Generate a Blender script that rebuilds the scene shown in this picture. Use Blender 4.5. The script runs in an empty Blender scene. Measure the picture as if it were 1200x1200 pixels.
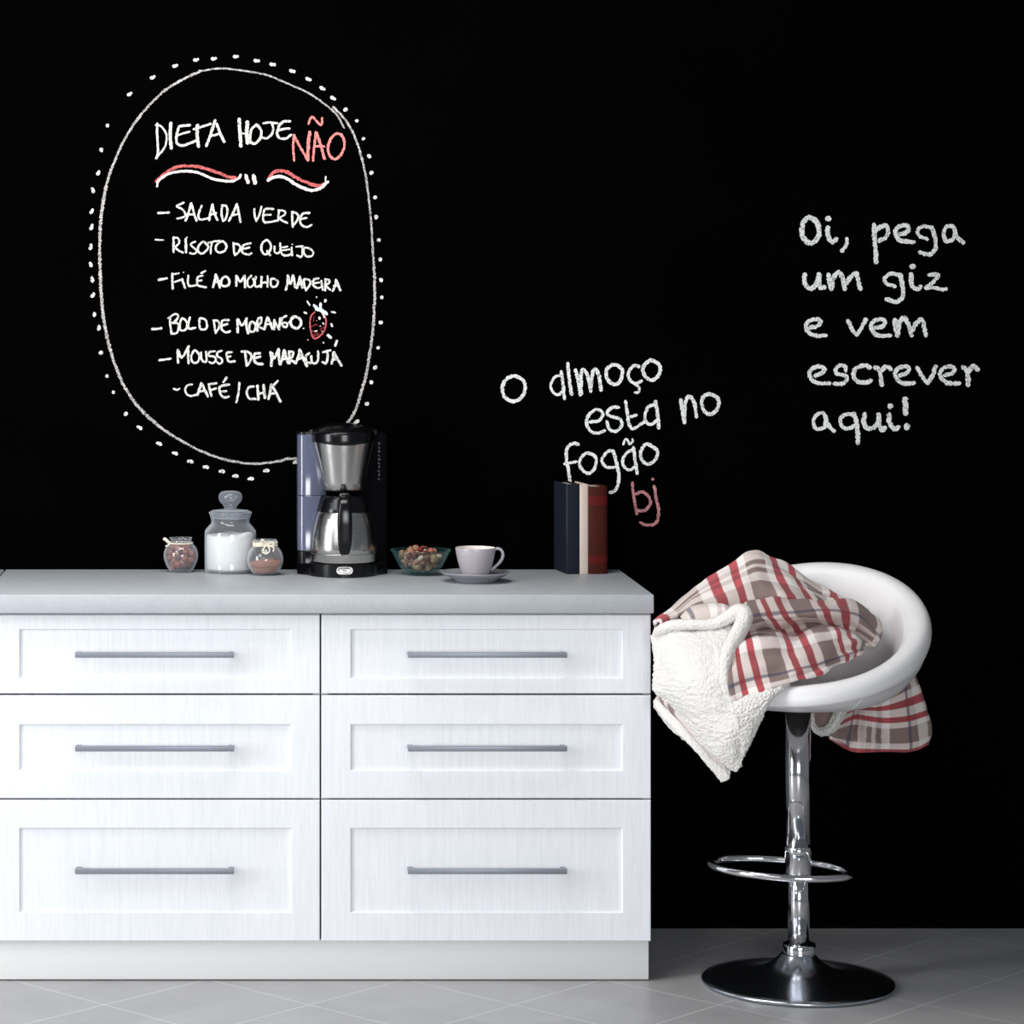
import bpy, bmesh, math, random
import numpy as np
from mathutils import Vector, Matrix, noise

SC = bpy.context.scene
COL = SC.collection
PI = math.pi
random.seed(7)

# ------------------------------------------------------------------ camera
FPX, VX, VY, CH = 3270.0, 279.0, 341.0, 1.622      # focal length (px of 1200), principal point, eye height
cam_d = bpy.data.cameras.new('camera')
cam_d.sensor_width = 36.0
cam_d.lens = FPX / 1200 * 36
cam_d.shift_x = (600 - VX) / 1200
cam_d.shift_y = -(600 - VY) / 1200
cam = bpy.data.objects.new('camera', cam_d)
COL.objects.link(cam)
cam.location = (0, 0, CH)
cam.rotation_euler = (PI / 2, 0, 0)
SC.camera = cam

# ------------------------------------------------------------------ world, lights, exposure
world = bpy.data.worlds.new('world')
SC.world = world
world.use_nodes = True
world.node_tree.nodes['Background'].inputs[0].default_value = (0.86, 0.93, 1.0, 1)
world.node_tree.nodes['Background'].inputs[1].default_value = 0.15


def area(name, loc, target, sx, sy, power, col):
    l = bpy.data.lights.new(name, 'AREA')
    l.shape = 'RECTANGLE'
    l.size, l.size_y = sx, sy
    l.energy = power
    l.color = col
    o = bpy.data.objects.new(name, l)
    COL.objects.link(o)
    o.location = loc
    d = Vector(target) - Vector(loc)
    o.rotation_euler = d.to_track_quat('-Z', 'Y').to_euler()
    return o


area('left_key_light', (-3.5, 4.4, 1.45), (0.5, 6.6, 0.95), 1.0, 2.3, 106, (0.96, 0.98, 1.0))  # unseen key from the left, made tall for streaks on chrome and tank
area('left_softbox', (-1.6, 4.8, 2.6), (0.2, 6.6, 0.5), 1.0, 1.0, 24, (0.97, 0.985, 1.0))
area('left_front_softbox', (-1.5, 3.2, 2.0), (0.4, 6.6, 0.8), 1.2, 1.2, 10, (0.97, 0.985, 1.0))
area('front_softbox', (0.75, 0.9, 1.25), (0.6, 6.8, 0.95), 1.8, 1.2, 96, (0.96, 0.98, 1.0))
area('overhead_fill', (-0.1, 5.85, 2.9), (-0.1, 6.3, 0), 1.4, 0.8, 36, (1.0, 0.99, 0.97))  # added overhead fill to brighten worktop and floor, no lamp known there

SC.view_settings.view_transform = 'Standard'
SC.view_settings.look = 'None'
SC.view_settings.exposure = 0.0
SC.view_settings.gamma = 1.0
SC.view_settings.use_curve_mapping = False


def P(px, py, D):
    """Point seen at photo pixel (px, py) and standing D metres into the room."""
    return Vector(((px - VX) * D / FPX, D, CH - (py - VY) * D / FPX))


# ------------------------------------------------------------------ materials
class NT:
    def __init__(s, name):
        s.m = bpy.data.materials.new(name)
        s.m.use_nodes = True
        s.t = s.m.node_tree
        s.b = s.t.nodes['Principled BSDF']
        s.out = s.t.nodes['Material Output']

    def n(s, typ, **kw):
        nd = s.t.nodes.new(typ)
        for k, v in kw.items():
            setattr(nd, k, v)
        return nd

    def l(s, a, b):
        s.t.links.new(a, b)

    def math(s, op, a, b=None, c=None):
        nd = s.n('ShaderNodeMath', operation=op)
        for i, x in enumerate((a, b, c)):
            if x is None:
                continue
            if isinstance(x, (int, float)):
                nd.inputs[i].default_value = x
            else:
                s.l(x, nd.inputs[i])
        return nd.outputs[0]

    def mix(s, fac, a, b):
        nd = s.n('ShaderNodeMix', data_type='RGBA')
        for sock, x in ((nd.inputs[0], fac), (nd.inputs[6], a), (nd.inputs[7], b)):
            if isinstance(x, (int, float)):
                sock.default_value = x
            elif isinstance(x, tuple):
                sock.default_value = x if len(x) == 4 else (*x, 1)
            else:
                s.l(x, sock)
        return nd.outputs[2]

    def ramp(s, x, lo, hi):
        nd = s.n('ShaderNodeMapRange')
        s.l(x, nd.inputs[0])
        nd.inputs[1].default_value = lo
        nd.inputs[2].default_value = hi
        return nd.outputs[0]

    def noise(s, scale, detail=3, vec=None, rough=.5):
        nd = s.n('ShaderNodeTexNoise')
        nd.inputs['Scale'].default_value = scale
        nd.inputs['Detail'].default_value = detail
        nd.inputs['Roughness'].default_value = rough
        s.l(vec if vec is not None else s.obj(), nd.inputs['Vector'])
        return nd.outputs[0]

    def obj(s):
        return s.n('ShaderNodeTexCoord').outputs['Object']

    def scaled(s, vec, sc):
        nd = s.n('ShaderNodeMapping')
        nd.inputs['Scale'].default_value = sc
        s.l(vec, nd.inputs['Vector'])
        return nd.outputs[0]

    def bump(s, h, strength, dist):
        nd = s.n('ShaderNodeBump')
        nd.inputs['Strength'].default_value = strength
        nd.inputs['Distance'].default_value = dist
        s.l(h, nd.inputs['Height'])
        s.l(nd.outputs[0], s.b.inputs['Normal'])

    def set(s, col=None, rough=None, metal=None, spec=None, **kw):
        if col is not None:
            s.b.inputs['Base Color'].default_value = (*col, 1)
        if rough is not None:
            s.b.inputs['Roughness'].default_value = rough
        if metal is not None:
            s.b.inputs['Metallic'].default_value = metal
        if spec is not None:
            s.b.inputs['Specular IOR Level'].default_value = spec
        for k, v in kw.items():
            s.b.inputs[k].default_value = v
        return s


def srgb(r, g, b):
    f = lambda c: (c / 255 / 12.92) if c <= 10 else ((c / 255 + .055) / 1.055) ** 2.4
    return (f(r), f(g), f(b))


def plain(name, col, rough=.5, metal=0., spec=.5, mottle=.06, scale=60, **kw):
    m = NT(name).set(col, rough, metal, spec, **kw)
    f = m.noise(scale, 3)
    m.l(m.mix(m.math('MULTIPLY', f, mottle * 2), (*col, 1), tuple(c * .6 for c in col)), m.b.inputs['Base Color'])
    return m.m


def mat_board():
    m = NT('matte_blackboard_paint').set((.0008, .0008, .0009), .95, 0, 0.0)
    f = m.noise(3, 4)
    m.l(m.mix(f, (.0005, .0005, .0006), (.0012, .0011, .0012)), m.b.inputs['Base Color'])
    return m.m


def mat_chalk(name, col, lo, hi, scale=330):
    m = NT(name).set(col, .95, 0, 0.0)
    f = m.noise(scale, 2, rough=.6)
    f2 = m.noise(scale * .25, 2)
    g = m.ramp(m.math('ADD', m.math('MULTIPLY', f, .75), m.math('MULTIPLY', f2, .25)), lo, hi)
    m.l(m.mix(g, tuple(c * .12 for c in col), col), m.b.inputs['Base Color'])
    return m.m


def mat_laminate():
    m = NT('white_embossed_laminate').set((.83, .845, .88), .42, 0, .4)
    v = m.scaled(m.obj(), (1, 1, .045))
    f = m.noise(330, 3, v, .55)
    g = m.noise(90, 2, v)
    h = m.math('ADD', m.math('MULTIPLY', f, .65), m.math('MULTIPLY', g, .35))
    m.l(m.mix(m.ramp(h, .35, .65), (.775, .79, .825), (.855, .868, .90)), m.b.inputs['Base Color'])
    m.bump(h, .22, .002)
    return m.m


def mat_worktop():
    m = NT('grey_speckled_worktop').set((.4, .43, .46), .45, 0, .4)
    f = m.noise(900, 2)
    g = m.noise(18, 3)
    k = m.math('ADD', m.math('MULTIPLY', f, .8), m.math('MULTIPLY', g, .2))
    m.l(m.mix(m.ramp(k, .36, .66), (.39, .415, .44), (.50, .525, .55)), m.b.inputs['Base Color'])
    return m.m


def mat_tile():
    m = NT('grey_stone_floor_tile').set((.3, .3, .3), .38, 0, .45)
    sep = m.n('ShaderNodeSeparateXYZ')
    geo = m.n('ShaderNodeNewGeometry')
    m.l(geo.outputs['Position'], sep.inputs[0])
    X, Y = sep.outputs[0], sep.outputs[1]
    per = .4655
    lines = []
    for expr, off in ((m.math('ADD', X, Y), 6.503), (m.math('SUBTRACT', X, Y), -6.18)):
        t = m.math('DIVIDE', m.math('SUBTRACT', expr, off), per)
        fr = m.math('FRACT', m.math('ADD', t, 50.5))
        d = m.math('ABSOLUTE', m.math('SUBTRACT', fr, .5))
        lines.append((d, m.math('FLOOR', m.math('ADD', t, 50.5))))
    dm = m.math('MINIMUM', lines[0][0], lines[1][0])
    grout = m.math('SUBTRACT', 1.0, m.ramp(dm, .0035, .0075))
    wn = m.n('ShaderNodeTexWhiteNoise', noise_dimensions='2D')
    cb = m.n('ShaderNodeCombineXYZ')
    m.l(lines[0][1], cb.inputs[0])
    m.l(lines[1][1], cb.inputs[1])
    m.l(cb.outputs[0], wn.inputs['Vector'])
    f = m.noise(7, 6, geo.outputs['Position'], .6)
    f2 = m.noise(300, 2, geo.outputs['Position'])
    k = m.math('ADD', m.math('ADD', m.math('MULTIPLY', f, .55), m.math('MULTIPLY', f2, .2)), m.math('MULTIPLY', wn.outputs[0], .25))
    base = m.mix(m.ramp(k, .3, .7), (.335, .33, .335), (.41, .405, .41))
    m.l(m.mix(grout, base, (.58, .58, .58)), m.b.inputs['Base Color'])
    m.bump(m.math('SUBTRACT', 1.0, grout), .25, .001)
    return m.m


def mat_glass(name, tint=(.96, .97, .98), edge=(.75, .78, .82), haze=.5, base=.03):
    m = NT(name)
    t = m.t
    t.nodes.remove(m.b)
    tr = m.n('ShaderNodeBsdfTransparent')
    tr.inputs[0].default_value = (*tint, 1)
    gl = m.n('ShaderNodeBsdfGlossy')
    gl.inputs['Roughness'].default_value = .04
    df = m.n('ShaderNodeBsdfDiffuse')
    df.inputs[0].default_value = (*edge, 1)
    lw = m.n('ShaderNodeLayerWeight')
    lw.inputs['Blend'].default_value = .5
    a = m.n('ShaderNodeMixShader')
    m.l(m.math('ADD', m.math('MULTIPLY', m.math('POWER', lw.outputs['Facing'], 5.0), .8), .04), a.inputs[0])
    m.l(tr.outputs[0], a.inputs[1])
    m.l(gl.outputs[0], a.inputs[2])
    b = m.n('ShaderNodeMixShader')
    pw = m.math('POWER', lw.outputs['Facing'], 4.0)
    m.l(m.math('ADD', m.math('MULTIPLY', pw, haze), base), b.inputs[0])  # diffuse edge tint at grazing angles; on clear glass a painted whitish haze
    m.l(a.outputs[0], b.inputs[1])
    m.l(df.outputs[0], b.inputs[2])
    m.l(b.outputs[0], m.out.inputs[0])
    return m.m


def mat_brushed():
    m = NT('brushed_stainless_steel').set((.62, .60, .58), .27, 1.0)
    v = m.scaled(m.obj(), (1, 1, 30))
    f = m.noise(60, 3, v)
    m.l(m.ramp(f, -.55, 4.2), m.b.inputs['Roughness'])
    m.l(m.mix(f, (.46, .445, .43), (.62, .60, .58)), m.b.inputs['Base Color'])
    return m.m


def mat_plaid():
    m = NT('red_taupe_cream_plaid_fleece').set((.8, .7, .7), .9, 0, .15, **{'Sheen Weight': .12, 'Sheen Roughness': .5})
    uv = m.n('ShaderNodeUVMap')
    uv.uv_map = 'UVMap'
    sep = m.n('ShaderNodeSeparateXYZ')
    m.l(uv.outputs[0], sep.inputs[0])
    wob = m.noise(40, 2, uv.outputs[0])
    U = m.math('FRACT', m.math('ADD', m.math('ADD', sep.outputs[0], 40.5), m.math('MULTIPLY', wob, .01)))
    V = m.math('FRACT', m.math('ADD', sep.outputs[1], 40.5))

    def band(x, c, w):
        d = m.math('ABSOLUTE', m.math('SUBTRACT', x, c))
        return m.math('SUBTRACT', 1.0, m.ramp(d, w * .5 - .008, w * .5 + .008))
    # fract(u+.5): red pair around .5, wide taupe band around 0/1
    red = m.math('MAXIMUM', band(U, .355, .125), band(U, .645, .125))
    tu = m.math('MAXIMUM', band(U, 0.0, .34), band(U, 1.0, .34))
    tv = m.math('MAXIMUM', band(V, .5, .50), m.math('MAXIMUM', band(V, .07, .08), band(V, .93, .08)))
    navy = band(V, .62, .05)
    cream, taupe, crim, blue = (.91, .84, .80), (.225, .155, .14), (.48, .004, .028), (.03, .03, .09)
    tint = (.70, .60, .565)
    base = m.mix(m.math('MAXIMUM', tu, tv), cream, tint)
    base = m.mix(m.math('MULTIPLY', tu, tv), base, taupe)
    base = m.mix(m.math('MULTIPLY', navy, .7), base, blue)
    reds = m.mix(tv, crim, (.29, .003, .014))
    c = m.mix(m.math('MULTIPLY', red, .93), base, reds)
    fine = m.n('ShaderNodeTexWave', wave_type='BANDS', bands_direction='DIAGONAL')
    fine.inputs['Scale'].default_value = 45
    m.l(uv.outputs[0], fine.inputs['Vector'])
    nz = m.noise(500, 2)
    c = m.mix(m.math('MULTIPLY', nz, .10), c, (.75, .68, .66))
    m.l(c, m.b.inputs['Base Color'])
    m.bump(m.math('ADD', m.math('MULTIPLY', fine.outputs[0], .3), m.noise(900, 2)), .35, .0015)
    return m.m


def mat_sherpa():
    m = NT('cream_sherpa_fleece').set((.8, .78, .75), 1.0, 0, .05, **{'Sheen Weight': .2})
    vo = m.n('ShaderNodeTexVoronoi')
    vo.inputs['Scale'].default_value = 260
    m.l(m.obj(), vo.inputs['Vector'])
    f = m.noise(420, 3)
    m.l(m.mix(m.ramp(f, .3, .7), (.72, .69, .66), (.82, .80, .775)), m.b.inputs['Base Color'])
    m.bump(m.math('ADD', m.math('MULTIPLY', vo.outputs['Distance'], -.8), f), .5, .003)
    return m.m


def mat_leather():
    m = NT('white_leatherette').set((.80, .785, .79), .36, 0, .45)
    vo = m.n('ShaderNodeTexVoronoi')
    vo.inputs['Scale'].default_value = 700
    m.l(m.obj(), vo.inputs['Vector'])
    m.l(m.mix(m.noise(9, 3), (.84, .825, .835), (.90, .885, .885)), m.b.inputs['Base Color'])
    m.bump(vo.outputs['Distance'], .08, .0008)
    return m.m


M = {}
M['board'] = mat_board()
M['tile'] = mat_tile()
M['lam'] = mat_laminate()
M['top'] = mat_worktop()
M['plinth'] = plain('white_plinth_board', (.80, .80, .79), .5, mottle=.03)
M['handle'] = plain('slate_grey_metal', (.25, .275, .315), .42, .3, mottle=.05, scale=200)
M['chalk'] = mat_chalk('white_chalk', (.78, .76, .73), .33, .52, 420)
M['chalk_line'] = mat_chalk('worn_white_chalk', (.66, .62, .60), .36, .62, 420)
M['chalk_bold'] = mat_chalk('thick_white_chalk', (.80, .81, .79), .34, .50, 420)
M['chalk_red'] = mat_chalk('red_chalk', (.70, .16, .16), .28, .60)
M['chalk_pinkish'] = mat_chalk('pink_chalk', (.62, .27, .29), .22, .62)
M['chalk_pale'] = mat_chalk('pale_rose_chalk', (.85, .74, .72), .30, .46)
M['chalk_blue'] = mat_chalk('pale_blue_chalk', (.72, .86, .90), .28, .42)
M['chalk_dim'] = mat_chalk('dim_crimson_chalk', (.22, .035, .04), .3, .7)
M['glass'] = mat_glass('clear_jar_glass', haze=.85, base=.055)
M['glass_thick'] = mat_glass('thick_clear_glass', (.8, .83, .87), (.66, .69, .74), haze=.6, base=.16)
M['teal_glass'] = mat_glass('teal_tinted_glass', (.84, .93, .92), (.16, .36, .36), haze=.5, base=.02)
M['steel'] = mat_brushed()
M['chrome'] = plain('polished_chrome', (.80, .80, .82), .11, 1.0, mottle=.02)
M['chrome_base'] = plain('satin_chrome', (.62, .66, .72), .2, 1.0, mottle=.02)
M['black'] = plain('glossy_black_plastic', (.003, .003, .004), .2, 0, .35)
M['matte_black'] = plain('matte_black_plastic', (.003, .003, .004), .7, 0, .03)
M['tank'] = plain('smoky_blue_plastic', (.095, .105, .165), .13, 0, .8)
M['badge'] = plain('silver_badge', (.80, .78, .74), .3, .6)
M['grey_ink'] = plain('grey_print', (.16, .16, .18), .6)
M['string'] = plain('cream_cotton_string', (.80, .74, .62), .9, scale=400, mottle=.15)
M['flour'] = plain('white_flour', (.90, .88, .85), 1, 0, 0, scale=300)
M['cinnamon'] = plain('cinnamon_powder', (.46, .19, .115), 1, 0, .05, scale=400, mottle=.2)
M['nut_red'] = plain('reddish_hazelnut_shell', (.34, .095, .065), .5, scale=120, mottle=.35)
M['nut_pink'] = plain('rosy_nut_skin', (.46, .185, .145), .55, scale=120, mottle=.3)
M['nut_tan'] = plain('tan_nut_kernel', (.40, .21, .125), .6, scale=120, mottle=.3)
M['nut_brown'] = plain('brown_nut_skin', (.20, .05, .028), .55, scale=150, mottle=.4)
M['nut_pale'] = plain('pale_blanched_nut', (.62, .44, .32), .6, scale=150, mottle=.2)
M['raisin'] = plain('dark_red_dried_berry', (.22, .02, .018), .45, scale=150, mottle=.4)
M['porcelain'] = plain('mauve_grey_glazed_ceramic', (.42, .385, .415), .25, 0, .5, mottle=.03)
M['saucer'] = plain('blue_grey_glazed_ceramic', (.30, .30, .335), .25, 0, .5, mottle=.03)
M['cup_in'] = plain('cream_glaze', (.86, .80, .74), .3, 0, .5, mottle=.02)
M['navy'] = plain('navy_book_cloth', (.008, .011, .022), .7, 0, .2, scale=500, mottle=.3)
M['navy_hinge'] = plain('worn_navy_edge', (.055, .062, .08), .6, scale=300, mottle=.3)
M['cream_cloth'] = plain('cream_book_cloth', (.66, .54, .47), .75, scale=300, mottle=.15)
M['paper'] = plain('aged_page_edges', (.62, .54, .45), .9, scale=500, mottle=.25)
M['leather'] = plain('dark_red_leather', (.075, .012, .007), .6, 0, .12, scale=120, mottle=.7)
M['leather_band'] = plain('bright_red_leather_label', (.135, .009, .008), .6, 0, .12, scale=120, mottle=.7)
M['plaid'] = mat_plaid()
M['sherpa'] = mat_sherpa()
M['leatherette'] = mat_leather()
M['piping'] = plain('white_seam_piping', (.84, .83, .83), .4, mottle=.02)
M['dark_gap'] = plain('dark_rubber', (.02, .02, .02), .8)


# ------------------------------------------------------------------ geometry helpers
def link(name, bm, mat, parent=None, smooth=True, loc=None):
    me = bpy.data.meshes.new(name)
    bmesh.ops.recalc_face_normals(bm, faces=bm.faces)
    bm.to_mesh(me)
    bm.free()
    for p in me.polygons:
        p.use_smooth = smooth
    mats = mat if isinstance(mat, (list, tuple)) else [mat]
    for mm in mats:
        me.materials.append(mm)
    o = bpy.data.objects.new(name, me)
    COL.objects.link(o)
    if parent is not None:
        o.parent = parent
    if loc is not None:
        o.location = loc
    return o


def sharp(o, ang=35):
    """Keep hard edges where the faces meet at more than ang degrees."""
    me = o.data
    bm = bmesh.new()
    bm.from_mesh(me)
    for e in bm.edges:
        if len(e.link_faces) == 2 and e.calc_face_angle(0) > math.radians(ang):
            e.smooth = False
    bm.to_mesh(me)
    bm.free()
    return o


def thing(name, label, cat, loc=(0, 0, 0), rotz=0, group=None):
    o = bpy.data.objects.new(name, None)
    o.empty_display_size = .05
    COL.objects.link(o)
    o.location = loc
    o.rotation_euler = (0, 0, rotz)
    return tag(o, label, cat, group)


def tag(o, label, cat, group=None, kind=None):
    o['label'] = label
    o['category'] = cat
    if group:
        o['group'] = group
    if kind:
        o['kind'] = kind
    return o


def copy_tree(o, parent=None):
    c = o.copy()
    COL.objects.link(c)
    c.parent = parent
    for ch in list(o.children):
        copy_tree(ch, c)
    return c


def add_box(bm, x0, x1, y0, y1, z0, z1, bev=0, seg=2):
    vs = [bm.verts.new((x, y, z)) for x in (x0, x1) for y in (y0, y1) for z in (z0, z1)]
    f = [(0, 1, 3, 2), (4, 6, 7, 5), (0, 4, 5, 1), (2, 3, 7, 6), (0, 2, 6, 4), (1, 5, 7, 3)]
    fs = [bm.faces.new([vs[i] for i in q]) for q in f]
    bmesh.ops.recalc_face_normals(bm, faces=fs)
    if bev:
        es = list({e for q in fs for e in q.edges})
        bmesh.ops.bevel(bm, geom=es, offset=bev, segments=seg, affect='EDGES', profile=.5)


def box(name, dims, mat, parent=None, bev=.002, seg=2):
    bm = bmesh.new()
    add_box(bm, *dims, bev=bev, seg=seg)
    return sharp(link(name, bm, mat, parent), 50)


def spline(pts, n, closed=False):
    """Catmull-Rom through pts, n samples per segment; pts are tuples of any length."""
    P_ = [np.array(p, float) for p in pts]
    out = []
    m = len(P_)
    for i in range(m if closed else m - 1):
        if closed:
            a, b, c, d = P_[(i - 1) % m], P_[i], P_[(i + 1) % m], P_[(i + 2) % m]
        else:
            a = P_[i - 1] if i > 0 else 2 * P_[0] - P_[1]
            b, c = P_[i], P_[i + 1]
            d = P_[i + 2] if i + 2 < m else 2 * P_[-1] - P_[-2]
        for k in range(n):
            t = k / n
            out.append(.5 * ((2 * b) + (-a + c) * t + (2 * a - 5 * b + 4 * c - d) * t * t + (-a + 3 * b - 3 * c + d) * t ** 3))
    if not closed:
        out.append(P_[-1])
    return out


def add_lathe(bm, prof, cx=0, cy=0, cz=0, seg=48, mat=0):
    rings = []
    for r, z in prof:
        if r < 1e-6:
            rings.append([bm.verts.new((cx, cy, cz + z))])
        else:
            rings.append([bm.verts.new((cx + r * math.cos(2 * PI * k / seg), cy + r * math.sin(2 * PI * k / seg), cz + z)) for k in range(seg)])
    for a, b in zip(rings, rings[1:]):
        for k in range(seg):
            q = [a[k % len(a)], a[(k + 1) % len(a)], b[(k + 1) % len(b)], b[k % len(b)]]
            q = [v for i, v in enumerate(q) if v not in q[:i]]
            if len(q) > 2:
                try:
                    f = bm.faces.new(q)
                    f.material_index = mat
                except ValueError:
                    pass


def smooth_prof(prof, n=6):
    return [tuple(p) for p in spline(prof, n)]


def lathe(name, prof, mat, parent=None, c=(0, 0, 0), seg=48, n=0):
    bm = bmesh.new()
    pr = smooth_prof(prof, n) if n else prof
    pr = [(max(r, 0), z) for r, z in pr]
    add_lathe(bm, pr, *c, seg=seg)
    return link(name, bm, mat, parent)


def add_tube(bm, pts, rad, seg=12, closed=False, caps=True):
    pts = [Vector(p) for p in pts]
    n = len(pts)
    rad = rad if isinstance(rad, (list, tuple)) else [rad] * n
    rings = []
    up = None
    for i, p in enumerate(pts):
        t = (pts[(i + 1) % n] - pts[i - 1]) if closed else (pts[min(i + 1, n - 1)] - pts[max(i - 1, 0)])
        t.normalize()
        if up is None:
            up = Vector((0, 0, 1)) if abs(t.z) < .9 else Vector((1, 0, 0))
        side = t.cross(up).normalized()
        up = side.cross(t).normalized()
        rings.append([bm.verts.new(p + (side * math.cos(2 * PI * k / seg) + up * math.sin(2 * PI * k / seg)) * rad[i]) for k in range(seg)])
    for i in range(n if closed else n - 1):
        a, b = rings[i], rings[(i + 1) % n]
        for k in range(seg):
            bm.faces.new((a[k], a[(k + 1) % seg], b[(k + 1) % seg], b[k]))
    if caps and not closed:
        bm.faces.new(rings[0][::-1])
        bm.faces.new(rings[-1])


def tube(name, pts, rad, mat, parent=None, seg=12, closed=False, n=0):
    if n:
        pts = spline(pts, n, closed)
        if isinstance(rad, (list, tuple)):
            rad = [float(x[0]) for x in spline([(r,) for r in rad], n, closed)]
    bm = bmesh.new()
    add_tube(bm, pts, rad, seg, closed)
    return link(name, bm, mat, parent)


# ================================================================== STRUCTURE
WALL_D = 7.10
bm = bmesh.new()
add_box(bm, -3.2, 4.2, WALL_D, WALL_D + .12, 0, 2.9)
w = link('wall_back', bm, M['board'], smooth=False)
w['kind'] = 'structure'
bm = bmesh.new()
add_box(bm, -3.2, 4.2, -.6, WALL_D + .12, -.1, 0)
fl = link('floor', bm, M['tile'], smooth=False)
fl['kind'] = 'structure'

# ================================================================== WORKTOPS, PLINTH, DRAWER UNITS
ZT = .914
SPLIT = -.593
wt = box('worktop', (SPLIT + .0022, .9695, 6.505, 7.096, .870, ZT), M['top'], bev=.0025)
tag(wt, 'long grey worktop over the two white drawer units, carrying the coffee maker', 'worktop', 'grey worktops')
wt2 = box('worktop', (-1.40, SPLIT - .0022, 6.505, 7.096, .870, ZT), M['top'], bev=.0025)
tag(wt2, 'neighbouring grey worktop of which only a corner shows at the left edge', 'worktop', 'grey worktops')
pl = box('plinth', (-1.358, .9655, 6.562, 6.58, .003, .0975), M['plinth'], bev=.001)
tag(pl, 'smooth white plinth board running along the floor beneath the drawers', 'plinth')

FY = 6.535                                     # plane of the drawer faces
WU = .7755                                     # width of a unit


def drawer_front(x0, x1, z0, z1, ix0, ix1, iz0, iz1):
    bm = bmesh.new()
    loops = []

    def loop(a0, a1, b0, b1, y):
        loops.append([bm.verts.new(v) for v in ((a0, y, b0), (a1, y, b0), (a1, y, b1), (a0, y, b1))])
    e, d = .0018, .006
    loop(x0, x1, z0, z1, FY + .018)
    loop(x0, x1, z0, z1, FY + e)
    loop(x0 + e * .4, x1 - e * .4, z0 + e * .4, z1 - e * .4, FY + e * .4)
    loop(x0 + e, x1 - e, z0 + e, z1 - e, FY)
    loop(ix0, ix1, iz0, iz1, FY)
    loop(ix0 + .0012, ix1 - .0012, iz0 + .0012, iz1 - .0012, FY + .0012)
    loop(ix0 + .0022, ix1 - .0022, iz0 + .0022, iz1 - .0022, FY + d)
    for a, b in zip(loops, loops[1:]):
        for k in range(4):
            bm.faces.new((a[k], a[(k + 1) % 4], b[(k + 1) % 4], b[k]))
    bm.faces.new(loops[0])
    bm.faces.new(loops[-1])
    return bm


def zz(py, D=FY):
    return CH - (py - VY) * D / FPX


def make_unit():
    u = thing('drawer_unit', '', 'cabinet', (0, 0, 0), 0, 'white drawer units under the worktop')
    bm = bmesh.new()
    x0, x1 = .0015, WU - .0015
    y0, y1 = FY + .019, 7.085
    for q in ((x0, x0 + .016, y0, y1, .099, .866), (x1 - .016, x1, y0, y1, .099, .866),
              (x0 + .016, x1 - .016, y0, y1, .099, .115), (x0 + .016, x1 - .016, y0, y1, .85, .866),
              (x0 + .016, x1 - .016, y1 - .006, y1, .115, .85)):
        add_box(bm, *q)
    link('carcass', bm, M['lam'], u, smooth=False)
    rows = ((720.5, 812.8, 737, 795.5), (814.9, 935.6, 848.5, 903.5), (937.6, 1103, 970, 1070))
    hy = ((764, 771.2), (873.8, 881), (1017.3, 1025))
    for (t, b, it, ib), (h0, h1) in zip(rows, hy):
        dz0, dz1 = zz(b), zz(t)
        bm = drawer_front(.002, WU - .002, dz0, dz1, .0695, WU - .0675, zz(ib), zz(it))
        dr = sharp(link('drawer', bm, M['lam'], u), 25)
        hz = zz((h0 + h1) / 2, 6.50)
        hx0, hx1 = .2025, .573
        bm = bmesh.new()
        add_box(bm, hx0, hx1, 6.497, 6.507, hz - .0062, hz + .0064, .0012, 2)
        for px_ in (hx0 + .0005, hx1 - .0125):
            add_box(bm, px_, px_ + .012, 6.507, FY + .0062, hz - .0045, hz + .0030, .001, 1)
        sharp(link('handle', bm, M['handle'], dr), 40)['label'] = 'slate grey bar handle'
    return u


unit = make_unit()
unit['label'] = 'white three-drawer unit standing below the coffee cup and books'
unit.location = (.1938 - .0005, 0, 0)
for i, lab in ((1, 'white three-drawer unit standing below the jars and coffee maker'),
               (2, 'white drawer unit beyond the left edge under the neighbouring worktop')):
    c = copy_tree(unit)
    c['label'] = lab
    c.location = (.1933 - WU * i, 0, 0)


# ================================================================== JARS
def nut_mesh(name, sx, sy, sz, seed, mat, point=.0, wrinkle=.06):
    bm = bmesh.new()
    bmesh.ops.create_icosphere(bm, subdivisions=3, radius=1)
    for v in bm.verts:
        d = v.co.normalized()
        k = 1 + wrinkle * noise.noise(d * 2.4 + Vector((seed, seed * 2.1, 0)))
        v.co = Vector((d.x * sx, d.y * sy, d.z * sz * (1 + point * max(d.z, 0)))) * k
    me = bpy.data.meshes.new(name)
    bm.to_mesh(me)
    bm.free()
    for p in me.polygons:
        p.use_smooth = True
    me.materials.append(M[mat])
    return me


def put(name, me, loc, label, cat, group, rot=None):
    o = bpy.data.objects.new(name, me)
    COL.objects.link(o)
    o.location = loc
    o.rotation_euler = rot if rot else (random.uniform(0, 6.28), random.uniform(0, 6.28), random.uniform(0, 6.28))
    return tag(o, label, cat, group)


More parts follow.
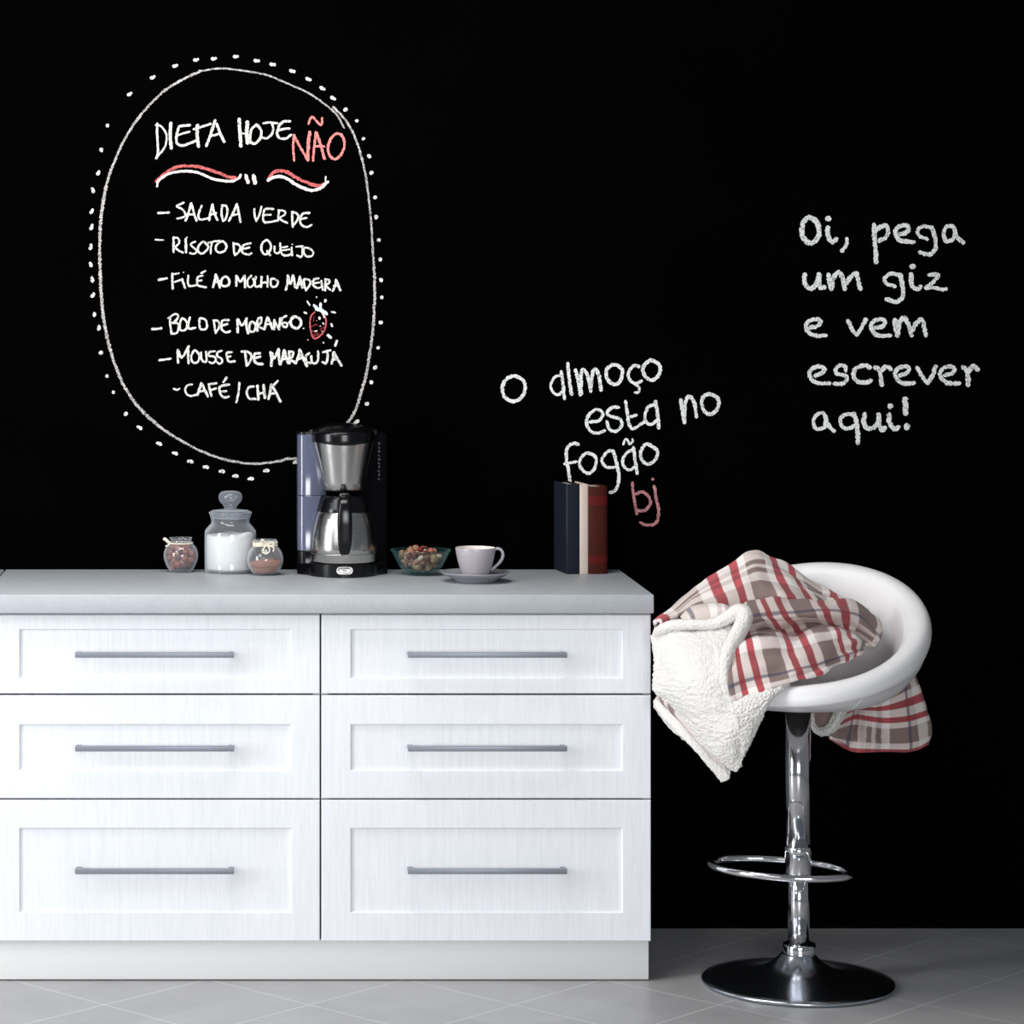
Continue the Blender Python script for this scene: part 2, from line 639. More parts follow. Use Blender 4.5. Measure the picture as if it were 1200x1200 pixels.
# small jar of hazelnuts
JN = Vector(((212 - VX) * 7.03 / FPX, 7.028, ZT))
j = thing('glass_jar', 'small round glass jar filled with reddish hazelnuts, left of the flour jar', 'jar', JN)
lathe('jar_body', [(0, .0005), (.024, .0005), (.029, .004), (.037, .018), (.0425, .034), (.0425, .05), (.037, .064), (.0275, .0735), (.0265, .083), (.0285, .0855),
                   (.0275, .087), (.025, .085), (.0245, .074), (.0345, .063), (.0400, .05), (.0400, .034), (.0345, .019), (.026, .006), (0, .004)], M['glass'], j, n=3)
tube('string', [(.0295 * math.cos(a), .0295 * math.sin(a), .0735) for a in np.linspace(0, 2 * PI, 25)[:-1]], .0018, M['string'], j, 8, True)['label'] = 'cream string round the neck'
bm = bmesh.new()
add_tube(bm, spline([(-.026, -.014, .072), (-.033, -.016, .079), (-.0395, -.016, .0845), (-.042, -.015, .083)], 5), .0042, 8)
add_tube(bm, spline([(-.027, -.015, .072), (-.033, -.017, .068), (-.038, -.017, .0665)], 5), .0024, 8)
link('knot', bm, M['string'], j)
hz = [nut_mesh('hazelnut', .0078, .0078, .0088, s, m, .12, .05) for s, m in ((1, 'nut_red'), (2, 'nut_pink'), (3, 'nut_red'))]
placed = []
tries = 0
while len(placed) < 38 and tries < 60000:
    tries += 1
    p = Vector((random.uniform(-.034, .034), random.uniform(-.034, .034), random.uniform(.012, .064)))
    rr = np.interp(p.z, [.004, .018, .034, .05, .063, .074], [.023, .033, .0385, .0385, .033, .02]) - .0085
    if p.x ** 2 + p.y ** 2 > rr * rr or any((p - q).length < .0148 for q in placed):
        continue
    placed.append(p)
for i, p in enumerate(placed):
    put('hazelnut', hz[i % 3], JN + p, 'reddish brown hazelnut lying in the small round glass jar', 'nut', 'hazelnuts in the small jar')

# flour jar with stopper
JF = Vector(((270 - VX) * 7.025 / FPX, 7.025, ZT))
j = thing('glass_jar', 'large glass apothecary jar of white flour with a ball stopper', 'jar', JF)
lathe('jar_body', [(0, .0005), (.058, .0005), (.063, .004), (.0645, .02), (.0645, .095), (.062, .107), (.054, .117), (.0485, .124), (.0480, .132), (.0535, .1485), (.0535, .151),
                   (.050, .151), (.0445, .133), (.0450, .123), (.0515, .1145), (.0600, .104), (.0618, .094), (.0618, .012), (.058, .008), (0, .007)], M['glass'], j, n=3, seg=64)
lid = lathe('stopper', [(0, .136), (.043, .136), (.045, .150), (.047, .1525), (.047, .155), (.03, .157), (.0175, .159), (.0155, .163), (.019, .170), (.0265, .178), (.0295, .188), (.0275, .197), (.02, .203), (0, .2055)],
            M['glass_thick'], j, n=3)
bm = bmesh.new()
N = 48
rings = []
for r, z in [(0, .0085), (.0575, .0085), (.0612, .013), (.0612, .085)]:
    rings.append((r, z))
add_lathe(bm, rings, seg=N)
topring = [v for v in bm.verts if abs(v.co.z - .085) < 1e-5]
topring.sort(key=lambda v: math.atan2(v.co.y, v.co.x))
prev = topring
def flour_h(x, y):
    return .094 + .010 * math.exp(-((x - .042) ** 2 + (y + .03) ** 2) / .0004) + .004 * noise.noise(Vector((x * 60, y * 60, 3))) + .02 * (x - .01) * .3
for v in topring:
    v.co.z = flour_h(v.co.x, v.co.y) - .004
for r in (.058, .05, .04, .03, .02, .01):
    cur = [bm.verts.new((r * math.cos(math.atan2(v.co.y, v.co.x)), r * math.sin(math.atan2(v.co.y, v.co.x)), 0)) for v in topring]
    for v in cur:
        v.co.z = flour_h(v.co.x, v.co.y)
    for k in range(N):
        bm.faces.new((prev[k], prev[(k + 1) % N], cur[(k + 1) % N], cur[k]))
    prev = cur
bm.faces.new(prev)
flour = link('flour', bm, M['flour'], loc=JF)
tag(flour, 'white flour filling the large stoppered glass jar', 'flour', kind='stuff')

# spice jar
JS = Vector(((310.7 - VX) * 6.955 / FPX, 6.962, ZT))
j = thing('glass_jar', 'round glass spice jar of cinnamon with a cream string bow', 'jar', JS)
lathe('jar_body', [(0, .0005), (.022, .0005), (.030, .004), (.0405, .018), (.0450, .036), (.0425, .054), (.033, .069), (.0275, .075), (.0275, .084), (.029, .0865),
                   (.0275, .088), (.0255, .085), (.0255, .076), (.031, .067), (.0400, .053), (.0425, .036), (.0380, .019), (.028, .0065), (0, .004)], M['glass'], j, n=3)
bm = bmesh.new()
for zk in (.074, .0775, .081):
    add_tube(bm, [(.030 * math.cos(a), .030 * math.sin(a), zk + .001 * math.sin(3 * a)) for a in np.linspace(0, 2 * PI, 33)[:-1]], .0021, 8, True)
link('string', bm, M['string'], j)['label'] = 'cream string wound round the neck'
bm = bmesh.new()
for lp in ([(.004, -.033, .078), (-.003, -.036, .088), (-.008, -.036, .091), (-.010, -.035, .087), (-.004, -.034, .080), (.004, -.033, .077)],
           [(.004, -.033, .077), (.014, -.036, .083), (.020, -.036, .083), (.021, -.036, .077), (.016, -.036, .075), (.005, -.033, .076)],
           [(.004, -.033, .077), (-.003, -.038, .070), (-.004, -.040, .060), (.002, -.040, .056), (.010, -.039, .061), (.011, -.038, .068), (.006, -.034, .074)],
           [(.006, -.034, .076), (.017, -.036, .073), (.022, -.037, .068), (.019, -.038, .061)]):
    add_tube(bm, spline(lp, 6), .0019, 8)
link('bow', bm, M['string'], j)
bm = bmesh.new()
add_lathe(bm, [(0, .0045), (.024, .0055), (.0345, .0165), (.0395, .026), (.0408, .034)], seg=40)
tr = [v for v in bm.verts if abs(v.co.z - .034) < 1e-6]
tr.sort(key=lambda v: math.atan2(v.co.y, v.co.x))
def cin_h(x, y):
    return .030 + .14 * (y + .0) + .0035 * noise.noise(Vector((x * 90, y * 90, 1))) + .06 * x
prev = tr
for v in tr:
    v.co.z = max(cin_h(v.co.x, v.co.y), .022)
for r in (.034, .026, .018, .009):
    cur = []
    for v in tr:
        a = math.atan2(v.co.y, v.co.x)
        cur.append(bm.verts.new((r * math.cos(a), r * math.sin(a), cin_h(r * math.cos(a), r * math.sin(a)))))
    for k in range(40):
        bm.faces.new((prev[k], prev[(k + 1) % 40], cur[(k + 1) % 40], cur[k]))
    prev = cur
bm.faces.new(prev)
tag(link('cinnamon', bm, M['cinnamon'], loc=JS), 'brown cinnamon powder heaped in the round spice jar', 'spice', kind='stuff')

# ================================================================== COFFEE MAKER
KM = Vector(((401.5 - VX) * 6.965 / FPX, 6.962, ZT))
k = thing('coffee_maker', 'black and stainless steel drip coffee maker on the grey worktop', 'coffee maker', KM)
bm = bmesh.new()
seg = 40
fp = [(-.113, .115), (-.113, .02)] + [(-.088 * math.cos(a), -.086 * math.sin(a) + .005) for a in np.linspace(.12, PI - .12, 34)] + [(.113, .02), (.113, .115)]
def extrude_poly(bm, poly, z0, z1, bev=.003):
    lo = [bm.verts.new((x, y, z0)) for x, y in poly]
    hi = [bm.verts.new((x, y, z1 - bev)) for x, y in poly]
    cx = sum(p[0] for p in poly) / len(poly)
    cy = sum(p[1] for p in poly) / len(poly)
    ins = [bm.verts.new((x + (cx - x) * bev / max(.001, math.hypot(x - cx, y - cy)), y + (cy - y) * bev / max(.001, math.hypot(x - cx, y - cy)), z1)) for x, y in poly]
    n = len(poly)
    for A, B in ((lo, hi), (hi, ins)):
        for i in range(n):
            bm.faces.new((A[i], A[(i + 1) % n], B[(i + 1) % n], B[i]))
    bm.faces.new(lo[::-1])
    bm.faces.new(ins)
extrude_poly(bm, fp, 0.0005, .0345, .004)
base = sharp(link('base', bm, M['black'], k), 40)
bm = bmesh.new()
def stadium(cx, w, h, n=10):
    return [(cx + (w / 2 - h / 2) + h / 2 * math.cos(a), h / 2 * math.sin(a)) for a in np.linspace(-PI / 2, PI / 2, n)] + \
           [(cx - (w / 2 - h / 2) + h / 2 * math.cos(a), h / 2 * math.sin(a)) for a in np.linspace(PI / 2, 3 * PI / 2, n)]
def badge(bm, w, h, y0, y1, zc, mi=0):
    pts = stadium(0.002, w, h)
    yy = lambda x: -.0815 + .086 * (1 - math.sqrt(max(0, 1 - (x / .088) ** 2)))
    a = [bm.verts.new((x, yy(x) + y0, zc + z)) for x, z in pts]
    b = [bm.verts.new((x, yy(x) + y1, zc + z)) for x, z in pts]
    n = len(pts)
    for i in range(n):
        bm.faces.new((a[i], a[(i + 1) % n], b[(i + 1) % n], b[i])).material_index = mi
    bm.faces.new(b).material_index = mi
    bm.faces.new(a[::-1]).material_index = mi
badge(bm, .041, .0185, .002, -.0022, .0185, 0)
badge(bm, .0325, .0115, -.0018, -.0030, .0185, 1)
badge(bm, .029, .0085, -.0028, -.0038, .0185, 0)
add_box(bm, -.0035, .0075, -.0868, -.0848, .0172, .0196)
for f in list(bm.faces)[-6:]:
    f.material_index = 1
bm.faces.ensure_lookup_table()
link('badge', bm, [M['badge'], M['black']], base, smooth=False)['label'] = 'silver oval badge'
box('column', (-.112, .113, .028, .112, .03, .352), M['matte_black'], k, .012, 4)
bm = bmesh.new()
tp = [(-.113, .075)] + [(-.092 - .021 * math.cos(a), .0 - .02 * math.sin(a)) for a in np.linspace(0, PI / 2, 9)] + [(-.060, -.018), (-.042, -.004), (-.036, .03), (-.036, .075)]
extrude_poly(bm, tp, .062, .198, .001)
extrude_poly(bm, tp, .1995, .352, .003)
tank = sharp(link('water_tank', bm, M['tank'], k), 40)
tank['label'] = 'smoky blue-grey water tank'
bm = bmesh.new()
tp2 = [(-.1145, .076)] + [(-.092 - .0225 * math.cos(a), -.0215 * math.sin(a)) for a in np.linspace(0, PI / 2, 9)] + [(-.055, -.02), (-.04, .076)]
extrude_poly(bm, tp2, .3525, .357, .001)
sharp(link('tank_lid', bm, M['black'], tank), 40)
bm = bmesh.new()
extrude_poly(bm, [(x * 1.0, y) for x, y in tp], .030, .061, .001)
sharp(link('tank_foot', bm, M['black'], k), 40)
# scale printed on the right of the column
bm = bmesh.new()
for q in range(10):
    zq = .235 + q * .0098
    wq = (.0055, .004, .0055, .003, .005, .0055, .004, .0055, .003, .0055)[q]
    add_box(bm, .0925 - wq / 2, .0925 + wq / 2, .0268, .0282, zq, zq + .0016)
    add_box(bm, .0925 - wq / 2, .0925 - wq / 2 + .0014, .0268, .0282, zq, zq + .0058)
    if q % 2:
        add_box(bm, .0925 + wq / 2 - .0014, .0925 + wq / 2, .0268, .0282, zq, zq + .0058)
link('printed_scale', bm, M['grey_ink'], k, smooth=False)['label'] = 'small grey vertical lettering'
lathe('filter_basket', [(0, .212), (.050, .212), (.0525, .2135), (.0565, .232), (.0615, .256), (.0665, .280), (.0718, .305), (.0765, .326), (.0785, .339), (.0785, .342), (.05, .342), (0, .342)], M['steel'], k, seg=64)['label'] = 'brushed steel filter basket'
bm = bmesh.new()
add_lathe(bm, smooth_prof([(.0755, .332), (.0792, .3335), (.0797, .345), (.0790, .356), (.072, .362), (.06, .370), (.04, .376), (.02, .3785), (0, .379)], 3), seg=64)
for v in bm.verts:                              # skirt dips at the front
    if v.co.z < .336:
        a = math.atan2(v.co.y, v.co.x)
        v.co.z -= .006 * max(0, -math.sin(a)) ** 4
link('lid', bm, M['black'], k)
box('lid_hinge', (-.085, .09, .02, .1, .345, .362), M['black'], k, .006, 3)
lathe('drip_nozzle', [(0, .203), (.012, .203), (.016, .207), (.04, .209), (.046, .2125), (0, .2125)], M['black'], k)

# thermal carafe
cf = thing('carafe', 'stainless steel thermal carafe with black handle, standing in the coffee maker', 'carafe', KM + Vector((.001, -.004, .0346)))
lathe('flask', [(0, .0003), (.079, .0003), (.0815, .003), (.0825, .0215), (.0835, .0222), (.0838, .035), (.083, .050), (.0805, .070), (.0770, .090), (.0725, .108), (.068, .1225), (.066, .126), (0, .126)], M['steel'], cf, seg=64)
lathe('seam_ring', [(.0820, .0205), (.0840, .0212), (.0840, .0225), (.0820, .0235)], M['steel'], cf, seg=64)
lathe('lid', [(0, .120), (.0665, .120), (.0670, .126), (.0650, .135), (.0610, .148), (.0590, .158), (.0560, .163), (.045, .166), (0, .167)], M['black'], cf, seg=48)
bm = bmesh.new()
path = [(0, -.050, .166), (0, -.075, .168), (0, -.098, .163), (0, -.112, .146), (0, -.116, .115), (0, -.115, .085), (0, -.111, .055), (0, -.104, .036), (0, -.094, .030)]
wid = [.012, .013, .0145, .016, .0178, .018, .0170, .0140, .010]
sp = spline([(*p, w_) for p, w_ in zip(path, wid)], 6)
rings = []
for i, q in enumerate(sp):
    p = Vector(q[:3])
    t = (Vector(sp[min(i + 1, len(sp) - 1)][:3]) - Vector(sp[max(i - 1, 0)][:3])).normalized()
    nrm = Vector((1, 0, 0)).cross(t).normalized()
    rings.append([bm.verts.new(p + Vector((1, 0, 0)) * q[3] * math.copysign(abs(math.cos(a)) ** .6, math.cos(a)) + nrm * .0075 * math.copysign(abs(math.sin(a)) ** .6, math.sin(a))) for a in np.linspace(0, 2 * PI, 17)[:-1]])
for a, b in zip(rings, rings[1:]):
    for i in range(16):
        bm.faces.new((a[i], a[(i + 1) % 16], b[(i + 1) % 16], b[i]))
bm.faces.new(rings[0])
bm.faces.new(rings[-1])
link('handle', bm, M['black'], cf)
tube('thumb_lever', [(0, -.052, .1655), (0, -.066, .1675), (0, -.078, .1685)], [.006, .007, .006], M['black'], cf, n=4)

# ================================================================== NUT BOWL
BW = Vector(((493 - VX) * 6.965 / FPX, 6.962, ZT))
b = thing('glass_bowl', 'small teal-tinted glass bowl of mixed nuts beside the coffee maker', 'bowl', BW)
lathe('bowl_body', [(0, .001), (.031, .0005), (.035, .003), (.044, .010), (.0535, .022), (.0625, .038), (.0700, .053), (.0742, .0605), (.0752, .062), (.0742, .0632), (.072, .0615), (.0665, .053), (.0595, .040), (.0505, .0245), (.0415, .0135), (.030, .008), (0, .0065)], M['teal_glass'], b, n=3, seg=64)
kinds = [('hazelnut', nut_mesh('hazelnut', .0075, .0075, .0085, 4, 'nut_tan', .12, .06)), ('almond', nut_mesh('almond', .0065, .0045, .0115, 5, 'nut_brown', .25, .05)),
         ('peanut', nut_mesh('peanut', .006, .006, .009, 6, 'nut_pale', .0, .12)), ('hazelnut', nut_mesh('hazelnut', .0075, .0075, .0082, 7, 'nut_red', .12, .06)),
         ('walnut_half', nut_mesh('walnut_half', .012, .010, .007, 8, 'nut_tan', 0, .35)), ('cranberry', nut_mesh('cranberry', .0062, .0055, .008, 9, 'raisin', 0, .3)),
         ('almond', nut_mesh('almond', .0068, .0048, .012, 10, 'nut_pink', .25, .05))]
labs = {'hazelnut': 'round hazelnut in the teal-tinted glass bowl', 'almond': 'brown almond in the teal-tinted glass bowl', 'peanut': 'pale blanched peanut in the teal-tinted glass bowl',
        'walnut_half': 'wrinkled walnut half in the teal-tinted glass bowl', 'cranberry': 'dark red dried cranberry in the teal-tinted glass bowl'}
placed = []
tries = 0
while len(placed) < 76 and tries < 90000:
    tries += 1
    p = Vector((random.uniform(-.058, .058), random.uniform(-.058, .058), random.uniform(.013, .074)))
    r = math.hypot(p.x, p.y)
    rr = np.interp(p.z, [.008, .015, .027, .04, .053], [.028, .042, .052, .060, .066]) - .0105
    hmax = .070 - 9 * r * r + .004 * noise.noise(p * 40)
    if r > rr or p.z > hmax or any((p - q).length < .0128 for q in placed):
        continue
    placed.append(p)
placed.sort(key=lambda p: p.z)
for i, p in enumerate(placed):
    nm, me = kinds[(i * 3 + i // 5) % 7] if p.z < .047 else kinds[(3, 5, 6, 5, 1, 4, 0)[i % 7]]
    put(nm, me, BW + p, labs[nm], 'nut' if nm != 'cranberry' else 'dried fruit', 'mixed nuts in the glass bowl' if nm != 'cranberry' else 'dried cranberries in the glass bowl')

# ================================================================== CUP AND SAUCER
CU = Vector(((557.2 - VX) * 6.80 / FPX, 6.80, ZT))
s = lathe('saucer', [(0, .006), (.045, .006), (.047, .0005), (.051, .0005), (.053, .006), (.066, .012), (.080, .0195), (.0845, .0225), (.0850, .0240), (.0838, .0248), (.078, .0225), (.064, .0155), (.050, .0105), (.032, .0095), (.031, .0085), (0, .0085)], M['saucer'], seg=72)
s.location = CU
tag(s, 'round blue-grey ceramic saucer under the coffee cup', 'saucer')
cup = thing('coffee_cup', 'mauve-grey ceramic coffee cup on its saucer', 'cup', CU + Vector((0, 0, .0087)))
lathe('cup_body', [(0, .003), (.025, .003), (.026, .0003), (.030, .0003), (.0305, .003), (.033, .010), (.0385, .025), (.0440, .044), (.0475, .060), (.0492, .0735), (.0490, .0745), (.0478, .0742)], M['porcelain'], cup, seg=64)
lathe('cup_interior', [(.0478, .0742), (.0465, .068), (.044, .053), (.040, .040), (.034, .022), (.026, .010), (0, .0075)], M['cup_in'], cup, seg=64)['label'] = 'cream inside of the cup'
hp = [(.0445, 0, .058), (.0455, 0, .0665), (.052, 0, .0715), (.061, 0, .069), (.0665, 0, .060), (.0655, 0, .049), (.059, 0, .038), (.050, 0, .0295), (.044, 0, .0245), (.0385, 0, .0185)]
tube('handle', hp, [.0030, .0034, .0036, .0038, .0040, .0040, .0038, .0036, .0042, .0035], M['porcelain'], cup, seg=12, n=5)

# ================================================================== BOOKS
BROT = math.atan2(.018, .127)


def book(name, label, w0, w1, h, depth, cover, spine_bulge, extra=None, pages=True, t=.0025):
    o = thing(name, label, 'book', tuple(Vector((P(664.3, 673, 6.973).x, 6.973, ZT))), BROT, 'books on the worktop')
    a, bb = w0, w1
    bm = bmesh.new()
    add_box(bm, a, a + t, .002, depth, .0004, h, .0008, 1)
    add_box(bm, bb - t, bb, .002, depth, .0004, h, .0008, 1)
    n = 12
    prs = []
    for i in range(n + 1):
        x = a + (bb - a) * i / n
        y = -spine_bulge * math.sqrt(max(0, 1 - (2 * i / n - 1) ** 2)) + .001
        prs.append((x, y))
    for (x0, y0), (x1, y1) in zip(prs, prs[1:]):
        v = [bm.verts.new(q) for q in ((x0, y0, .0004), (x1, y1, .0004), (x1, y1, h), (x0, y0, h), (x0, y0 + t, .0004), (x1, y1 + t, .0004), (x1, y1 + t, h), (x0, y0 + t, h))]
        for q in ((0, 1, 2, 3), (5, 4, 7, 6), (3, 2, 6, 7), (1, 0, 4, 5)):
            bm.faces.new([v[i_] for i_ in q])
    bmesh.ops.remove_doubles(bm, verts=bm.verts, dist=1e-5)
    sharp(link('cover', bm, cover, o), 40)
    box('pages', (a + t + .0003, bb - t - .0003, .0036, depth - .004, .003, h - .004), M['paper'], o, .0008, 1)['label'] = 'aged paper page block'
    return o, prs


bk, prs = book('book', 'tall navy blue clothbound book, leftmost of the three', 0, .0325, .2255, .128, M['navy'], .0015)
bm = bmesh.new()
add_tube(bm, [(.0002, .0012, .001), (.0002, .0012, .225)], .0009, 6)
link('hinge', bm, M['navy_hinge'], bk)['label'] = 'worn pale spine edge'
bk, prs = book('book', 'slim cream book between the navy and the red book', .0333, .0550, .2245, .126, M['cream_cloth'], .002)
bk, prs = book('book', 'dark red leather book with brighter bands, rightmost of the three', .0560, .1045, .2190, .128, M['leather'], .007)
for z0, z1 in ((.026, .046), (.172, .196)):
    bm = bmesh.new()
    for (x0, y0), (x1, y1) in zip(prs, prs[1:]):
        v = [bm.verts.new(q) for q in ((x0, y0 - .0005, z0), (x1, y1 - .0005, z0), (x1, y1 - .0005, z1), (x0, y0 - .0005, z1))]
        bm.faces.new(v)
    bmesh.ops.remove_doubles(bm, verts=bm.verts, dist=1e-5)
    link('spine_band', bm, M['leather_band'], bk)['label'] = 'brighter red band on the spine'

# ================================================================== BAR STOOL
SX, SY = 1.310, 6.53
st = thing('bar_stool', 'white bucket-seat bar stool with chrome pole and round base', 'stool', (SX, SY, 0))
lathe('base', [(0, .0006), (.215, .0006), (.2225, .004), (.2235, .008), (.2215, .0105), (.20, .0135), (.165, .0180), (.130, .0240), (.100, .0310), (.078, .0395), (.060, .0510), (.048, .0620), (.040, .0705), (.0372, .0745), (0, .0745)], M['chrome_base'], st, seg=96)
lathe('collar', [(.030, .0700), (.0375, .0700), (.0385, .0745), (.0385, .0920), (.0370, .0950), (.030, .0955), (.0255, .0955)], M['chrome'], st, c=(.0035, 0, 0), seg=48)
lathe('pole', [(0, .075), (.0252, .075), (.0252, .300), (0, .300)], M['chrome'], st, c=(.002, 0, 0), seg=48)
lathe('pole_sleeve', [(0, .318), (.0298, .318), (.0298, .652), (0, .652)], M['chrome'], st, seg=48)
# footrest loop
fc = Vector((-.053, -.060, .0))
la, sb = Vector((.879, -.477, 0)).normalized(), Vector((-.477, -.879, 0)).normalized()
bm = bmesh.new()
add_lathe(bm, [(.0255, .258), (.0305, .258), (.0312, .262), (.0312, .306), (.0325, .307), (.0325, .322), (.0305, .324), (.0255, .324)], 0.001, 0, 0, seg=40)
ft = link('footrest', bm, M['chrome'], st)
lp = []
for a in np.linspace(0, 2 * PI, 65)[:-1]:
    ca, sa = math.cos(a), math.sin(a)
    q = fc + la * (.164 * ca) + sb * (.100 * sa + .004)
    lp.append((q.x, q.y, .284))
tube('footrest_loop', lp, .0083, M['chrome'], ft, seg=14, closed=True)

# seat
bdir = math.atan2(.877, .48)


def rim_h(th):
    c = (1 + math.cos(th)) / 2
    return .735 + .228 * c ** 1.22


NS = 96
def seat_prof(th):
    h = rim_h(th)
    hb = .655
    k_ = (h - .735) / .228
    pts = [(0, hb), (.08, hb), (.15, hb + .004), (.205, hb + .012 + .018 * k_), (.250, hb + (h - hb) * .30), (.282, hb + (h - hb) * .52), (.297, h - .058 + .012 * (1 - k_)), (.3035, h - .040), (.3030, h - .020), (.293, h - .004), (.276, h),
           (.258, h - .006), (.246, h - .022), (.238, h - .05 * (.5 + .5 * k_)), (.226 - .012 * k_, h - .16 * k_ - .036), (.20 - .02 * k_, .715 + .02 * k_), (.15, .705), (.08, .702), (0, .701)]
    return pts


bm = bmesh.new()
cols = []
for k_ in range(NS):
    th = 2 * PI * k_ / NS
    pr = spline(seat_prof(th), 3)
    a = bdir + th
    cols.append([(max(r, 0), z, a) for r, z in pr])
m_ = len(cols[0])
c0 = bm.verts.new((0, 0, cols[0][0][1]))
c1 = bm.verts.new((0, 0, cols[0][-1][1]))
vv = [[bm.verts.new((r * math.cos(a), r * math.sin(a), z)) for r, z, a in c[1:-1]] for c in cols]
for i in range(NS):
    A, B = vv[i], vv[(i + 1) % NS]
    bm.faces.new((c0, B[0], A[0]))
    bm.faces.new((c1, A[-1], B[-1]))
    for q in range(len(A) - 1):
        bm.faces.new((A[q], B[q], B[q + 1], A[q + 1]))
seat = link('seat', bm, M['leatherette'], st)
seat['label'] = 'white padded bucket seat'
sm = []
for k_ in range(NS):
    th = 2 * PI * k_ / NS
    h = rim_h(th)
    q = (h - .735) / .228
    r, z = .2978, h - .056 + .012 * (1 - q)
    sm.append((r * math.cos(bdir + th), r * math.sin(bdir + th), z))
tube('seam_piping', sm, .0022, M['piping'], seat, seg=8, closed=True)
bm = bmesh.new()
for dth in (-.012, .012):
    th = PI + .85 + dth * .35
    pr = [p for p in spline(seat_prof(th), 3) if p[0] > .2][:10]
    a = bdir + th
    add_tube(bm, [((r + .0003) * math.cos(a), (r + .0003) * math.sin(a), z) for r, z in pr], .0007, 6)
link('stitch_line', bm, M['piping'], seat)
lathe('seat_mount', [(0, .640), (.045, .640), (.09, .652), (.09, .657), (0, .657)], M['dark_gap'], st)


# ================================================================== BLANKET
def CP(cx, cy, D):
    return P(740 + cx / 3.2432, 630 + cy / 3.2432, D)


def catmull_rows(G, n):
    """G: rows x cols x k array; interpolate along axis 0."""
    return np.stack(spline(list(G), n))


def sheet(name, rows, mat, parent, us=None, vs=None, n=8, thick=.006, bumps=0., wrinkle=0., seed=0, lift=0., swap=False):
    """rows of (crop x, crop y, distance); a smooth cloth surface with thickness, folded as the rows say."""
    G = np.array([[list(CP(*p)) for p in r] for r in rows], float)
    R, C, _ = G.shape
    us = list(range(C)) if us is None else us
    vs = list(range(R)) if vs is None else vs
    UV = np.array([[[us[c], vs[r]] for c in range(C)] for r in range(R)], float)
    G = np.concatenate([G, UV], 2)
    A = catmull_rows(G, n)
    A = np.swapaxes(catmull_rows(np.swapaxes(A, 0, 1), n), 0, 1)
    H, W, _ = A.shape
    # normals for displacement
    X = A[:, :, :3]
    du = np.gradient(X, axis=1)
    dv = np.gradient(X, axis=0)
    Nn = np.cross(du, dv)
    Nn /= (np.linalg.norm(Nn, axis=2, keepdims=True) + 1e-9)
    Nn *= -1 if Nn[:, :, 1].mean() > 0 else 1
    bm = bmesh.new()
    uvl = bm.loops.layers.uv.new('UVMap')
    front, back = [], []
    for i in range(H):
        fr_, br_ = [], []
        for j_ in range(W):
            p = Vector(X[i, j_])
            nn = Vector(Nn[i, j_])
            d = lift
            if wrinkle:
                d += wrinkle * noise.noise(Vector((A[i, j_, 3] * 2.3 + seed, A[i, j_, 4] * 5.5, seed * 1.7)))
                d += wrinkle * .5 * noise.noise(Vector((p.x * 30 + seed, p.z * 22, p.y * 10)))
            if bumps:
                d += bumps * (1.0 - 2.2 * noise.voronoi(p * 210 + Vector((seed, 0, 0)))[0][0] + .4 * noise.noise(p * 500))
            e = Vector((0, 0, 0))
            if bumps and (i in (0, H - 1) or j_ in (0, W - 1)):
                e = Vector((noise.noise(p * 120), 0, noise.noise(p * 120 + Vector((9, 0, 0))))) * bumps * .7
            fr_.append(bm.verts.new(p + nn * d + e))
            br_.append(bm.verts.new(p + nn * (d - thick) + e))
        front.append(fr_)
        back.append(br_)

    def face(vs4, ij):
        f = bm.faces.new(vs4)
        for lp_, (a, b_) in zip(f.loops, ij):
            lp_[uvl].uv = (A[a, b_, 4], A[a, b_, 3]) if swap else (A[a, b_, 3], A[a, b_, 4])
    for i in range(H - 1):
        for j_ in range(W - 1):
            q = [(i, j_), (i, j_ + 1), (i + 1, j_ + 1), (i + 1, j_)]
            face([front[a][b_] for a, b_ in q], q)
            q = q[::-1]
            face([back[a][b_] for a, b_ in q], q)
    border = [(0, j_) for j_ in range(W)] + [(i, W - 1) for i in range(1, H)] + [(H - 1, j_) for j_ in range(W - 2, -1, -1)] + [(i, 0) for i in range(H - 2, 0, -1)]
    for q0, q1 in zip(border, border[1:] + border[:1]):
        face([front[q0[0]][q0[1]], back[q0[0]][q0[1]], back[q1[0]][q1[1]], front[q1[0]][q1[1]]], [q0, q0, q1, q1])
    return link(name, bm, mat, parent)


bl = thing('blanket', 'red and taupe plaid blanket with cream fleece lining heaped on the bar stool', 'blanket', (0, 0, 0))

# back fold of the plaid side
us = [-.95, -.5, -.07, .4, .8, 1.15, 1.6, 2.0, 2.4]
rows = [
    [(92, 400, 6.50), (200, 340, 6.60), (330, 300, 6.68), (440, 260, 6.72), (520, 260, 6.73), (600, 270, 6.73), (700, 290, 6.72), (800, 330, 6.70), (885, 370, 6.66)],
    [(82, 322, 6.50), (195, 236, 6.58), (325, 142, 6.64), (440, 72, 6.67), (522, 86, 6.68), (603, 126, 6.68), (702, 186, 6.67), (803, 230, 6.65), (900, 278, 6.62)],
    [(84, 318, 6.47), (198, 232, 6.55), (332, 136, 6.61), (443, 68, 6.64), (528, 84, 6.65), (608, 126, 6.65), (706, 188, 6.64), (806, 230, 6.62), (906, 276, 6.60)],
    [(105, 318, 6.44), (212, 250, 6.50), (350, 190, 6.54), (460, 135, 6.57), (550, 140, 6.58), (640, 180, 6.58), (725, 222, 6.57), (815, 252, 6.57), (930, 318, 6.57)],
    [(110, 330, 6.43), (225, 275, 6.46), (375, 245, 6.48), (485, 225, 6.50), (590, 222, 6.50), (690, 250, 6.51), (760, 275, 6.52), (840, 300, 6.53), (950, 366, 6.55)],
    [(115, 360, 6.44), (240, 330, 6.46), (390, 320, 6.48), (500, 300, 6.51), (610, 300, 6.52), (710, 320, 6.53), (780, 340, 6.54), (850, 360, 6.54), (925, 420, 6.53)],
]
